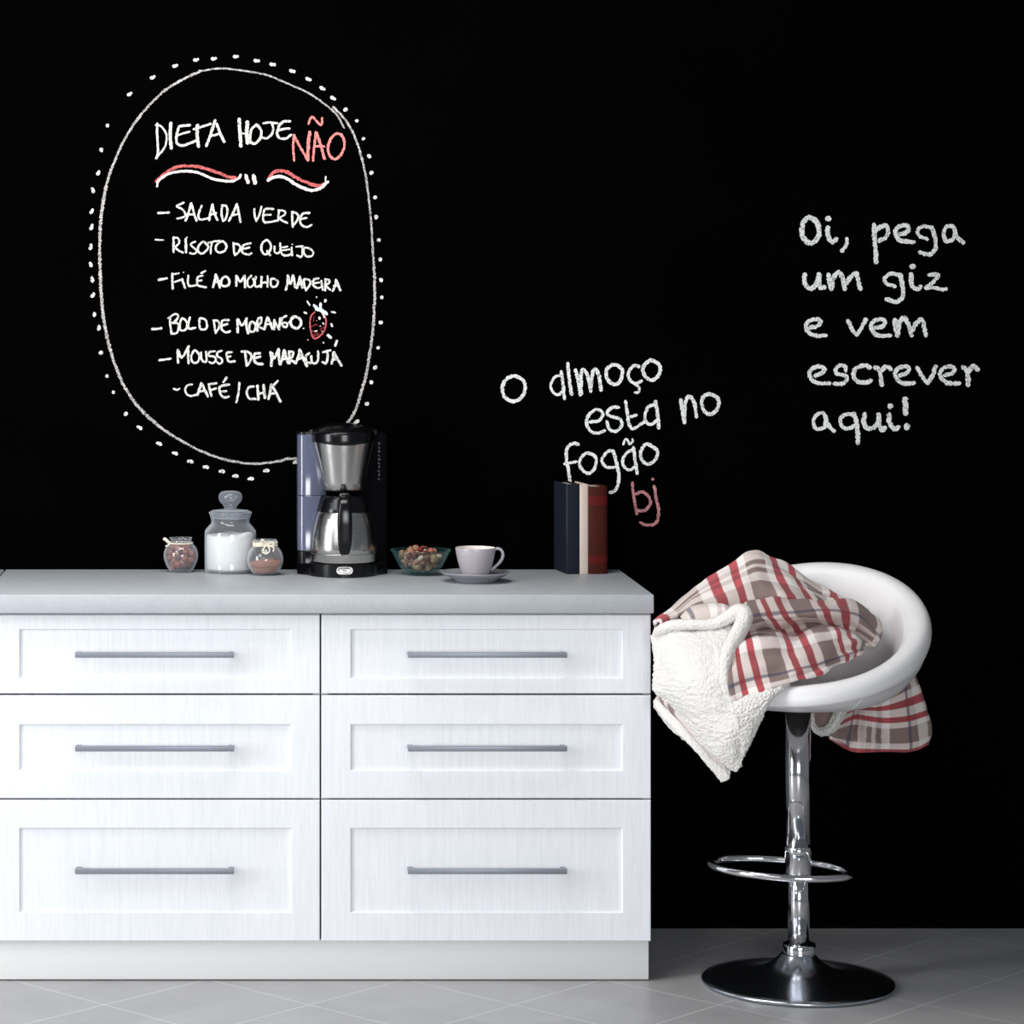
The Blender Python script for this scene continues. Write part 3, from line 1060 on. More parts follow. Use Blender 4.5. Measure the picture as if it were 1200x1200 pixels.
sheet('plaid_back_fold', rows, M['plaid'], bl, us, [-.3, .22, .28, .62, .98, 1.3], n=9, thick=.007, wrinkle=.008, seed=3)

# front fold of the plaid side
us = [-.45, -.02, .5, 1, 1.5, 2.0, 2.35, 2.75]
rows = [
    [(395, 335, 6.46), (420, 335, 6.47), (452, 320, 6.50), (520, 310, 6.53), (640, 315, 6.55), (755, 320, 6.56), (855, 330, 6.57), (915, 360, 6.57)],
    [(392, 275, 6.42), (418, 262, 6.43), (450, 242, 6.45), (520, 229, 6.47), (636, 236, 6.49), (752, 240, 6.50), (852, 246, 6.52), (935, 310, 6.54)],
    [(388, 300, 6.37), (418, 290, 6.38), (460, 262, 6.40), (535, 252, 6.42), (648, 258, 6.44), (762, 262, 6.46), (866, 276, 6.49), (946, 350, 6.52)],
    [(384, 345, 6.355), (416, 335, 6.36), (480, 316, 6.37), (566, 312, 6.385), (670, 300, 6.405), (778, 300, 6.43), (868, 318, 6.46), (944, 385, 6.49)],
    [(378, 385, 6.40), (414, 374, 6.41), (505, 346, 6.445), (604, 354, 6.465), (700, 332, 6.48), (792, 338, 6.49), (856, 352, 6.49), (936, 400, 6.49)],
    [(372, 420, 6.30), (416, 398, 6.30), (520, 376, 6.315), (622, 384, 6.33), (725, 358, 6.36), (806, 352, 6.39), (858, 372, 6.42), (905, 402, 6.44)],
    [(366, 490, 6.265), (428, 465, 6.265), (542, 450, 6.27), (642, 440, 6.285), (748, 410, 6.32), (820, 396, 6.35), (868, 402, 6.38), (895, 412, 6.41)],
    [(370, 570, 6.245), (446, 540, 6.245), (558, 515, 6.245), (664, 495, 6.26), (768, 462, 6.30), (832, 440, 6.34), (872, 424, 6.37), (890, 424, 6.40)],
    [(382, 628, 6.235), (462, 592, 6.235), (572, 562, 6.235), (682, 528, 6.255), (778, 492, 6.30), (836, 464, 6.345), (868, 444, 6.375), (884, 434, 6.40)],
    [(386, 622, 6.255), (464, 590, 6.255), (572, 560, 6.26), (680, 524, 6.28), (775, 486, 6.325), (834, 456, 6.365), (866, 440, 6.39), (880, 432, 6.41)],
]
sheet('plaid_front_fold', rows, M['plaid'], bl, us, [-1.4, -1.12, -1.0, -.78, -.55, -.40, -.15, .12, .36, .42], n=8, thick=.007, wrinkle=.008, seed=8)

# corner of the plaid side turned over on the left
rows = [
    [(185, 300, 6.42), (225, 262, 6.43), (290, 248, 6.43), (345, 250, 6.42), (400, 275, 6.40)],
    [(200, 320, 6.395), (240, 285, 6.40), (300, 268, 6.40), (350, 268, 6.395), (392, 285, 6.385)],
    [(212, 345, 6.39), (250, 320, 6.39), (305, 310, 6.39), (352, 305, 6.385), (385, 305, 6.38)],
]
sheet('plaid_turned_corner', rows, M['plaid'], bl, [.2, .08, -.27, -.5, -.75], [.215, .26, .32], n=7, thick=.006, wrinkle=.002, seed=5, swap=True)

# fleece lining: rolled hem and hanging front flap
hem = [(95, 392, 6.49), (107, 357, 6.44), (158, 335, 6.41), (230, 330, 6.385), (310, 328, 6.37), (365, 305, 6.355), (405, 282, 6.345), (430, 290, 6.335), (425, 325, 6.325), (398, 378, 6.308), (372, 425, 6.288), (356, 480, 6.272), (356, 540, 6.262), (366, 600, 6.256)]
bm = bmesh.new()
sp = spline([(*CP(*p), r) for p, r in zip(hem, (.011, .0125, .0135, .0125, .013, .0155, .018, .0185, .0185, .018, .0165, .014, .0115, .008))], 16)
add_tube(bm, [q[:3] for q in sp], [q[3] for q in sp], 48)
for v in bm.verts:
    p = v.co.copy()
    v.co += (v.co - Vector(min(sp[::4], key=lambda q: (Vector(q[:3]) - v.co).length)[:3])).normalized() * .0016 * (1.0 - 2.2 * noise.voronoi(p * 210)[0][0])
link('fleece_hem', bm, M['sherpa'], bl)

rows = [
    [(70, 372, 6.46), (150, 345, 6.42), (240, 345, 6.40), (320, 335, 6.38), (400, 320, 6.36)],
    [(80, 420, 6.45), (160, 388, 6.385), (250, 380, 6.355), (325, 380, 6.34), (385, 385, 6.335)],
    [(84, 490, 6.43), (165, 470, 6.34), (250, 460, 6.305), (318, 460, 6.295), (368, 455, 6.285)],
    [(78, 560, 6.42), (160, 550, 6.325), (240, 542, 6.28), (310, 540, 6.265), (358, 540, 6.262)],
    [(85, 588, 6.41), (168, 606, 6.32), (250, 612, 6.27), (320, 618, 6.25), (392, 632, 6.24)],
    [(128, 625, 6.38), (200, 668, 6.31), (272, 690, 6.265), (345, 690, 6.24), (430, 668, 6.225)],
    [(178, 690, 6.345), (240, 735, 6.295), (305, 755, 6.255), (368, 755, 6.225), (440, 730, 6.225)],
    [(250, 775, 6.30), (290, 805, 6.275), (335, 822, 6.25), (385, 815, 6.23), (432, 780, 6.23)],
    [(320, 835, 6.28), (342, 855, 6.265), (368, 862, 6.25), (400, 850, 6.24), (425, 818, 6.235)],
    [(375, 882, 6.265), (384, 888, 6.26), (394, 891, 6.255), (404, 888, 6.25), (412, 874, 6.245)],
]
sheet('fleece_flap', rows, M['sherpa'], bl, n=22, thick=.010, bumps=.0016, wrinkle=.002, seed=2)
# right-hand gore of the fleece, hanging from under the plaid front fold
rows = [
    [(380, 600, 6.262), (450, 575, 6.262), (530, 560, 6.265), (600, 545, 6.275)],
    [(388, 642, 6.225), (455, 612, 6.222), (530, 585, 6.225), (590, 560, 6.24)],
    [(402, 690, 6.215), (455, 672, 6.212), (508, 648, 6.215), (530, 625, 6.23)],
    [(412, 750, 6.220), (450, 728, 6.215), (488, 705, 6.222), (505, 668, 6.235)],
    [(415, 815, 6.230), (438, 795, 6.225), (458, 768, 6.230), (478, 728, 6.242)],
    [(405, 880, 6.245), (413, 868, 6.24), (424, 842, 6.240), (442, 800, 6.25)],
]
sheet('fleece_flap', rows, M['sherpa'], bl, n=24, thick=.008, bumps=.0024, wrinkle=.002, seed=11)
# second layer below: fleece hem with a sliver of plaid showing between
rows = [
    [(112, 592, 6.43), (210, 680, 6.365), (300, 775, 6.315), (350, 835, 6.295), (378, 880, 6.285)],
    [(92, 606, 6.42), (180, 690, 6.355), (265, 785, 6.31), (322, 860, 6.29), (372, 912, 6.275)],
    [(82, 630, 6.42), (150, 712, 6.36), (230, 792, 6.315), (300, 876, 6.295), (356, 926, 6.28)],
    [(86, 648, 6.43), (146, 728, 6.375), (214, 782, 6.33), (284, 858, 6.305), (340, 930, 6.285)],
]
sheet('fleece_lower_hem', rows, M['sherpa'], bl, n=12, thick=.010, bumps=.0022, seed=21)
rows = [
    [(100, 575, 6.405), (175, 630, 6.355), (250, 715, 6.305), (320, 805, 6.275), (360, 850, 6.268)],
    [(98, 606, 6.400), (158, 660, 6.352), (232, 745, 6.305), (306, 826, 6.278), (355, 868, 6.270)],
    [(108, 625, 6.405), (172, 690, 6.356), (240, 762, 6.308), (310, 842, 6.282), (360, 880, 6.274)],
]
sheet('plaid_edge', rows, M['plaid'], bl, [.36, .60, .66, .70, .73], [.40, .47, .50], n=8, thick=.005, seed=4, swap=True)

# tail hanging down behind the pole
rows = [
    [(835, 545, 6.70), (870, 535, 6.73), (905, 525, 6.70), (960, 505, 6.69), (1020, 475, 6.71), (1060, 468, 6.73)],
    [(818, 640, 6.66), (858, 632, 6.69), (905, 618, 6.65), (968, 596, 6.66), (1040, 555, 6.68), (1085, 528, 6.71)],
    [(800, 690, 6.64), (850, 664, 6.68), (905, 668, 6.63), (968, 672, 6.65), (1050, 662, 6.66), (1120, 640, 6.70)],
    [(775, 745, 6.63), (838, 738, 6.67), (900, 745, 6.62), (966, 752, 6.65), (1060, 745, 6.65), (1142, 718, 6.69)],
    [(752, 768, 6.63), (828, 806, 6.65), (896, 812, 6.62), (964, 812, 6.64), (1062, 812, 6.65), (1132, 786, 6.68)],
    [(756, 764, 6.645), (830, 802, 6.665), (896, 808, 6.635), (964, 808, 6.655), (1062, 806, 6.665), (1128, 780, 6.69)],
]
sheet('plaid_tail', rows, M['plaid'], bl, [-1.1, -.85, -.58, -.32, .12, .45], [-1.08, -.48, .0, .48, .84, .88], n=9, thick=.007, wrinkle=.003, seed=14, swap=True)
rows = [
    [(682, 628, 6.60), (679, 690, 6.60), (690, 738, 6.60), (735, 757, 6.60), (778, 735, 6.60), (806, 690, 6.61), (832, 628, 6.62)],
    [(684, 628, 6.585), (683, 688, 6.585), (700, 730, 6.58), (732, 742, 6.58), (764, 722, 6.585), (786, 685, 6.59), (806, 628, 6.60)],
    [(688, 628, 6.60), (688, 685, 6.60), (704, 714, 6.60), (725, 718, 6.60), (746, 703, 6.60), (760, 676, 6.61), (774, 628, 6.62)],
]
sheet('fleece_tail_edge', rows, M['sherpa'], bl, n=10, thick=.008, bumps=.0022, seed=31)
rows = [
    [(672, 615, 6.625), (725, 615, 6.63), (790, 615, 6.64)],
    [(680, 680, 6.625), (725, 680, 6.635), (775, 680, 6.635)],
    [(700, 725, 6.62), (728, 732, 6.62), (755, 722, 6.625)],
]
sheet('plaid_tail_inside', rows, M['plaid'], bl, [-.62, -.5, -.4], [-.1, 0, .1], n=6, thick=.005, seed=33)


# ================================================================== CHALK WRITING
CH_N = [0]


def chalk(name, strokes, mat, parent, jag=.16, tag_label=None, wk=.84):
    """strokes: (list of photo points, width px); one flat chalk mark per stroke on the board, all in one part."""
    bm = bmesh.new()
    rnd = random.Random(len(strokes) * 31 + len(name))
    for pts, w_ in strokes:
        w_ = w_ * wk
        CH_N[0] += 1
        D = WALL_D - .0006 - .00003 * (CH_N[0] % 20)
        if len(pts) == 1:
            x, y = pts[0]
            ring = [bm.verts.new(P(x + w_ / 2 * math.cos(a) * rnd.uniform(.8, 1.15), y + w_ / 2 * math.sin(a) * rnd.uniform(.8, 1.15), D)) for a in np.linspace(0, 2 * PI, 13)[:-1]]
            bm.faces.new(ring)
            continue
        L = sum(math.dist(a, b) for a, b in zip(pts, pts[1:]))
        n = max(2, int(math.ceil(L / (len(pts) - 1) / .7)))
        loop_ = len(pts) > 5 and math.dist(pts[0], pts[-1]) < 1.3
        if loop_:
            sp = spline(pts[:-1], n, True)
            sp = sp + sp[:3]
        else:
            sp = spline(pts, n)
        dense = [sp[0]]
        for q in sp[1:]:
            if np.linalg.norm(q - dense[-1]) > .55:
                dense.append(q)
        if len(dense) < 2:
            dense = [sp[0], sp[-1]]
        lef, rig = [], []
        m = len(dense)
        jl = jr = 0
        for i, q in enumerate(dense):
            t = dense[min(i + 1, m - 1)] - dense[max(i - 1, 0)]
            t = t / (np.linalg.norm(t) + 1e-9)
            nn = np.array([-t[1], t[0]])
            jl = .3 * jl + rnd.uniform(-1, 1) * jag * 1.35
            jr = .3 * jr + rnd.uniform(-1, 1) * jag * 1.35
            lef.append(q + nn * w_ / 2 * (1 + jl))
            rig.append(q - nn * w_ / 2 * (1 + jr))
        t0 = (dense[0] - dense[1]) / (np.linalg.norm(dense[0] - dense[1]) + 1e-9)
        t1 = (dense[-1] - dense[-2]) / (np.linalg.norm(dense[-1] - dense[-2]) + 1e-9)
        e0 = [dense[0] + t0 * w_ * .38 + (lef[0] - dense[0]) * .5, dense[0] + t0 * w_ * .38 + (rig[0] - dense[0]) * .5]
        e1 = [dense[-1] + t1 * w_ * .38 + (lef[-1] - dense[-1]) * .5, dense[-1] + t1 * w_ * .38 + (rig[-1] - dense[-1]) * .5]
        dd = [D - .00025 * i_ / (m + 1) for i_ in range(m + 2)]       # later chalk lies over earlier chalk
        LV = [bm.verts.new(P(*q, d_)) for q, d_ in zip([e0[0]] + lef + [e1[0]], dd)]
        RV = [bm.verts.new(P(*q, d_)) for q, d_ in zip([e0[1]] + rig + [e1[1]], dd)]
        for i in range(len(LV) - 1):
            bm.faces.new((LV[i], LV[i + 1], RV[i + 1], RV[i]))
    for f in bm.faces:
        f.normal_update()
        if f.normal.y > 0:
            f.normal_flip()
    me = bpy.data.meshes.new(name)
    bm.to_mesh(me)
    bm.free()
    me.materials.append(mat)
    o = bpy.data.objects.new(name, me)
    COL.objects.link(o)
    o.parent = parent
    if tag_label:
        o['label'] = tag_label
    return o


def words(name, strokes, mat, parent, cuts, jag=.16):
    """a line of writing: one part per line, one sub-part per word (cuts: photo x between the words)"""
    ln = bpy.data.objects.new(name, None)
    COL.objects.link(ln)
    ln.parent = parent
    ln.empty_display_size = .02
    bins = {}
    for st_ in strokes:
        cx = sum(p[0] for p in st_[0]) / len(st_[0])
        bins.setdefault(sum(cx > c for c in cuts), []).append(st_)
    for kk in sorted(bins):
        chalk('word', bins[kk], mat, ln, jag, wk=.92 if parent is not menu else .84)
    return ln


def K(x0, y0, sc, data, wscale=1.0):
    """strokes traced on an enlargement: '... x,y x,y | w' -> photo pixels"""
    out = []
    for s_ in data.strip().split(';'):
        s_ = s_.strip()
        if not s_:
            continue
        a, w_ = s_.split('|')
        pts = [tuple(float(c) for c in q.split(',')) for q in a.split()]
        out.append(([(x0 + x / sc, y0 + y / sc) for x, y in pts], float(w_) / sc * wscale))
    return out


menu = thing('chalk_menu', 'white chalk menu of the day inside a dotted oval, upper left on the black wall', 'chalk writing', (0, 0, 0))
ringA = [(403.3, 150), (395, 135), (380, 121.7), (361.7, 109.2), (340, 99.2), (313.3, 88.3), (288.3, 83.3), (265, 80.5), (250, 80.8), (235, 83.3), (221.7, 89.2), (196.7, 103.3), (183.3, 115), (163.3, 136.7), (145, 165), (131.7, 195), (124.2, 218.3), (119.2, 248.3),
         (117.5, 267), (116.7, 293), (117.5, 320), (118.3, 340), (120, 363), (121.7, 375), (125, 393), (130, 413), (137.5, 435), (145, 451.7), (156.7, 470), (170, 485), (190, 502.5), (216.7, 519), (245, 532.5), (270, 540), (296.7, 543.3), (325, 540.8), (336.7, 537.5), (348, 536.7), (375, 527), (395, 513), (406, 498),
         (416.7, 480), (424, 456.7), (429, 440), (433, 415), (435.8, 398), (438.3, 370), (439.2, 336.7), (438.3, 313.3), (436.7, 290), (434.2, 253), (430.8, 221.7), (426.7, 196.7), (420, 171.7), (411.7, 151.7), (401.7, 136.7), (390, 125)]
top_w = [(ringA[:10], 2.3), (ringA[9:17], 3.1), (ringA[16:31], 4.0), (ringA[30:41], 3.1), (ringA[40:49], 3.6), (ringA[48:], 2.8)]
chalk('oval_border', top_w, M['chalk_line'], menu, .3)
dots = [(230, 70), (250.8, 68.7), (276.7, 66.3), (205.5, 77), (179.2, 90.5), (152.2, 110), (125.8, 147.2), (118.7, 175.8), (115, 202.5), (108.7, 223), (107.5, 247.5)]
dots += [(270 + x / 6, 50 + y / 6) for x, y in ((185, 127), (297, 153), (435, 200), (550, 257), (648, 322), (722, 390), (808, 470), (888, 548), (935, 675), (975, 800), (992, 915), (1017, 1087))]
dots += [(90 + x / 6, 220 + y / 6) for x, y in ((103, 275), (97, 415), (97, 540), (108, 645), (113, 755), (122, 890), (155, 985), (170, 1160))]
dots += [(270 + x / 6, 220 + y / 6) for x, y in ((1025, 207), (1043, 367), (1053, 505), (1058, 650), (1065, 770), (1058, 948), (1038, 1125))]
dots += [(90 + x / 6, 370 + y / 6) for x, y in ((213, 425), (258, 538), (343, 690), (440, 787), (578, 900), (690, 968), (797, 1025), (908, 1065), (1020, 1095), (1115, 1128))]
dots += [(270 + x / 6, 370 + y / 6) for x, y in ((1017, 363), (990, 468), (960, 620), (887, 747), (460, 1030), (252, 1090), (143, 1147))]
rd = random.Random(5)
ds = []
for i, (x, y) in enumerate(dots):
    # the short dabs lie along the oval near its top and bottom, upright at its left
    ang = math.atan2(y - 310, x - 278)
    if x < 130 and 200 < y < 400:
        dx, dy, ww = rd.uniform(-.6, 1.2), rd.uniform(-2.6, -1.6), 4.2
    elif y < 120 or y > 490:
        dx, dy = -math.sin(ang) * 2.4, math.cos(ang) * 2.4
        ww = 4.3
    else:
        dx, dy, ww = rd.uniform(-.9, .9), rd.uniform(-1.1, 1.1), 4.6
    ds.append(([(x - dx, y - dy), (x + .2, y - .1), (x + dx, y + dy)], ww))
dot_ring = bpy.data.objects.new('dotted_border', None)
COL.objects.link(dot_ring)
dot_ring.parent = menu
for d_ in ds:
    chalk('dot', [d_], M['chalk'], dot_ring, .2)

words('menu_title', K(175, 130, 10, '''
95,145 90,250 98,380 100,490 78,560|30; 75,165 130,175 180,230 203,300 190,400 150,470 105,520 78,560|27; 252,140 245,300 257,440|44;
475,165 350,180|36; 350,185 325,260 315,330 330,385 390,405 470,380 545,350|34; 330,285 400,262 472,245|30; 565,165 560,280 575,420|44; 518,215 600,190 720,150|30;
668,412 720,270 770,110|38; 790,150 830,260 877,362|38; 715,290 770,282 815,268|30; 1055,95 1060,250 1075,415|46; 1080,265 1150,262|22''') +
      K(270, 130, 8.571, '''
172,110 165,220 172,325|44; 178,318 250,326|22; 255,145 215,180 198,240 205,310 250,325 300,270 310,200 270,145 250,145|30; 330,125 390,115 475,125|24; 415,120 430,180 410,240 360,275 305,262|26;
600,105 540,105 495,140 475,190 470,235 500,275 560,275 610,240|29; 480,195 545,180 595,175|27'''), M['chalk'], menu, [270], .15)
chalk('red_word', K(270, 130, 8.571, '''
640,240 630,350 640,500|27; 640,250 700,360 775,490|29; 797,210 782,350 780,495|36; 830,500 840,370 860,210|26; 862,215 905,340 945,480|34; 850,355 945,355|26;
1070,225 1010,280 980,370 1000,450 1055,485 1110,440 1145,350 1130,260 1065,222|30; 785,130 800,85 825,60 860,95 890,130 915,140 922,70|26'''), mat_chalk('salmon_red_chalk', (.86, .27, .25), .26, .5), menu, .2, 'word written in red chalk')
chalk('red_flourish', K(175, 130, 10, '80,830 150,760 250,690 350,650 460,645 580,655 700,690 820,730 930,775 1010,780|40'), M['chalk_red'], menu, .25, 'wavy red chalk underline')
chalk('red_flourish', K(270, 130, 8.571, '388,680 430,620 500,600 580,620 660,670 760,715 860,750 930,740|38'), M['chalk_red'], menu, .25, 'wavy red chalk underline')
chalk('white_flourish', K(175, 130, 10, '92,885 108,820 200,750 320,715 450,705 560,720 660,760 760,800 880,820 980,820 1050,785 1072,745|34'), M['chalk_pale'], menu, .2, 'wavy white chalk underline')
chalk('chalk_tick', K(175, 130, 10, '1130,755 1158,840|46'), M['chalk_pale'], menu, .2)
chalk('chalk_tick', K(270, 130, 8.571, '232,650 248,725|46'), M['chalk_pale'], menu, .2)
chalk('white_flourish', K(270, 130, 8.571, '378,700 420,670 500,660 570,680 660,740 760,785 840,795 910,770 978,710|36; 955,700 958,658|18'), M['chalk_pale'], menu, .2, 'wavy white chalk underline')
words('menu_line', K(175, 230, 10, '''
102,197 232,190|30; 405,75 322,115 390,155 425,215 400,245 325,262|28; 425,287 460,190 490,80|31; 495,90 520,190 553,287|31; 440,215 530,212|26; 615,110 578,200 585,265 640,270 700,250|28;
700,280 715,200 740,95|32; 740,100 760,190 797,280|32; 712,220 785,192|28; 855,115 845,200 862,292|29; 850,108 900,115 915,180 895,260 860,292|29; 932,287 985,190 1025,90|31; 1025,95 1050,200 1067,302|31; 975,225 1050,205|26''') +
      K(285, 230, 10, '''
130,150 135,230 155,290|31; 155,290 185,230 215,120|28; 355,150 260,150 235,220 240,295 290,305 390,285|29; 245,222 325,215|26; 420,165 412,240 410,290|26; 410,165 480,172 490,210 430,262 515,312|26;
575,180 575,270 580,360|30; 580,185 630,205 645,250 600,330|30; 778,195 700,205 670,270 680,330 740,360 802,335|30; 680,268 745,252|28'''), M['chalk'], menu, [195, 288], .15)
words('menu_line', K(175, 230, 10, '''
70,510 165,512|22; 285,480 283,570 285,655|31; 280,485 335,492 348,545 295,605|27; 300,600 350,640 395,660|28; 425,500 428,580 432,660|34; 440,482|22; 540,530 485,560 510,595 555,640 520,675 475,665|26;
620,535 575,590 570,640 610,672 665,640 690,590 655,545 620,535|29; 690,545 760,530 825,520|24; 735,540 722,600 718,672|25; 840,530 790,570 780,625 820,660 880,640 905,590 880,540 835,525|29;
985,545 990,610 1000,690|28; 985,550 1050,570 1065,610 1040,660 1000,690|27; 1190,552 1110,570 1085,620 1100,665 1160,682 1200,665|29; 1095,618 1175,600|26''') +
      K(285, 230, 10, '''
270,515 220,560 215,630 250,680 300,660 325,600 310,540 265,515|29; 280,640 318,692|28; 368,585 368,650 410,668 440,630|27; 432,550 440,640 470,690 530,690 565,672|28; 455,600 520,588|24; 455,635 540,622|24; 565,600 572,692|28; 576,562|20;
620,590 700,585|26; 690,590 695,650 680,712 632,692|28; 722,600 708,655 740,702 800,700 822,660 790,620 725,605|27'''), M['chalk'], menu, [193, 269, 300], .15)
words('menu_line', K(175, 310, 10, '''
110,180 205,160|32; 270,105 270,200 272,285|31; 275,115 350,102|22; 280,208 370,180|24; 385,170 400,220 420,275|31; 400,92|18; 458,130 450,200 470,250 550,240|29; 625,130 568,150 560,230 600,255 667,265|29; 565,192 612,185|26; 608,100 657,75|26;
745,265 765,190 777,115|32; 780,120 805,190 828,272|32; 755,212 830,192|28; 895,140 850,170 845,230 880,255 930,235 935,180 895,140|30; 1020,130 1020,250|30; 1025,140 1065,200 1118,130|30; 1118,130 1123,268|31''') +
      K(285, 310, 10, '''
95,130 55,180 55,250 90,262 125,225 118,165|26; 150,145 135,210 150,262 205,245|29; 215,140 210,265|28; 210,215 290,205|28; 287,135 285,260|27; 340,165 322,215 340,260 390,250 405,195 340,165|28; 500,297 520,200 525,125|31; 527,130 552,230 585,125|30; 585,130 600,200 607,268|30;
628,278 650,200 665,140|31; 665,145 680,210 692,272|31; 640,232 702,225|28; 710,175 715,240 735,305|29; 715,170 780,185 780,240 735,302|28; 885,160 825,180 820,240 870,275 910,265|28; 830,220 890,210|27; 915,190 932,300|28; 965,175 962,240 960,305|28; 960,170 1010,185 1000,220 970,245 1022,298|28;
1048,312 1080,240 1085,175|31; 1090,180 1115,240 1137,305|31; 1060,252 1115,245|28'''), M['chalk'], menu, [198, 245, 272.5, 329], .15)
words('menu_line', K(170, 360, 10, '''
80,258 192,248|32; 290,110 295,200 310,312|29; 272,130 340,82 385,95 375,140 318,188|28; 320,185 385,190 390,250 370,300 310,315|28; 435,130 410,190 410,260 450,275 490,240 485,170 440,130|29; 525,120 510,190 515,250 592,240|29; 640,135 635,200 650,255 700,260 725,220 710,150 660,128 635,135|29;
805,155 815,230 827,302|28; 798,155 850,160 870,190 865,240 825,302|27; 982,150 910,155 895,200 900,260 950,295 998,280|29; 905,217 968,195|28; 1085,140 1085,295|33''') +
      K(270, 345, 8.571, '''
80,255 115,312 165,240|27; 160,240 160,310 177,392|28; 215,275 190,320 200,370 240,365 255,310 220,275|27; 270,260 270,367|27; 278,242 310,235 305,285 275,315 345,352|25; 343,347 360,270 375,230|28; 378,235 400,290 422,347|28; 355,302 415,295|24;
440,352 440,258|27; 440,260 490,352|27; 487,348 500,240|26; 562,215 520,240 515,290 545,330 572,310 560,285 530,285|26; 640,225 605,270 620,320 670,340 710,300 695,245 645,218|31; 570,288 612,275|20; 735,342|18'''), M['chalk'], menu, [193, 246, 274], .15)
words('menu_line', K(170, 360, 10, '''
165,622 300,602|29; 385,500 385,650|33; 390,510 430,590 515,455|32; 508,460 505,560 510,658|31; 585,505 545,560 545,620 580,655 625,630 635,560 590,505|30; 655,530 660,600 690,640 720,620 715,520|30; 820,515 760,525 745,568 810,580 830,620 790,657 750,640|26;
900,510 850,530 845,570 890,600 905,640 870,662 845,645|28; 1015,525 960,535 962,590 985,640 1052,632|30; 965,585 1005,575|24''') +
      K(270, 345, 8.571, '''
145,570 155,640 165,717|28; 112,575 170,575 210,610 205,660 165,717|27; 297,590 245,600 240,660 270,695 327,700|29; 245,642 302,625|28; 405,580 415,650 410,717|33; 415,590 440,640 485,550|31; 485,555 485,620 497,702|32; 503,702 525,630 540,560|30; 545,565 560,630 582,692|30; 520,652 572,640|27;
590,570 595,692|28; 588,575 630,580 620,630 600,648 662,692|27; 658,682 685,620 695,555|30; 700,560 730,640 767,722|30; 680,648 740,635|27; 792,590 760,620 765,680 812,690|28; 812,620 820,680 860,690 880,650 880,570|28; 928,582 1005,560|28; 975,570 975,640 960,692 925,680|28;
1015,697 1030,640 1035,580|29; 1040,580 1075,650 1117,715|30; 1025,657 1075,645|27; 1070,465 1053,517|27'''), M['chalk'], menu, [204, 279, 312], .15)
words('menu_line', K(170, 360, 10, '''
333,955 370,968 405,955|25; 550,905 500,915 470,960 490,1020 540,1040 602,1025|29; 612,1028 640,950 660,890|33; 665,895 700,970 737,1047|33; 640,987 710,975|30; 745,900 760,970 777,1040|31; 748,905 838,890|29; 760,977 832,950|28;
988,905 890,925 870,960 885,1020 930,1060 987,1045|31; 880,987 952,985|29; 918,880 957,820|28; 1105,885 1095,1000 1070,1115|29''') +
      K(270, 345, 8.571, '''
235,925 185,935 165,990 190,1045 257,1050|27; 272,915 280,1057|30; 275,1000 340,985|28; 333,910 347,1040|31; 383,1052 400,970 410,905|29; 415,910 460,990 502,1078|30; 390,1002 452,990|28; 428,917 477,868|27'''), M['chalk'], menu, [213, 272, 283], .15)
sb_ = chalk('strawberry_outline', K(270, 345, 8.571, '850,175 815,210 800,270 805,350 835,440 890,425 940,370 960,300 955,230 920,190|17'), mat_chalk('rose_red_chalk', (.62, .13, .14), .26, .55), menu, .25, 'small strawberry drawn in red chalk')
chalk('strawberry_hatching', K(270, 345, 8.571, '815,325 850,305 880,310|18; 830,370 870,372|24; 835,410 890,398|30; 905,355 935,330|24; 840,225 835,270|16'), M['chalk_dim'], sb_, .4)
chalk('strawberry_leaves', K(270, 345, 8.571, '842,108 880,150|34; 905,90 905,150|30; 860,150 920,165 968,195|38; 925,180 942,230|22'), M['chalk_blue'], sb_, .25, 'pale blue chalk leaves')
chalk('strawberry_seeds', K(270, 345, 8.571, '893,230 897,248|24; 902,318|14; 928,285 940,300|16; 845,370 868,366|14; 822,318 850,300|8; 868,265|10; 920,370|12'), M['chalk_pale'], sb_, .3)
chalk('strawberry_rays', K(270, 345, 8.571, '770,68 797,108|17; 865,28|20; 956,55 950,74|24; 742,180 765,190|20; 1018,175 1052,182|25; 1012,298 1024,320|24; 978,408 1008,437|28; 780,456|15; 935,485|20'), M['chalk_pale'], sb_, .3)

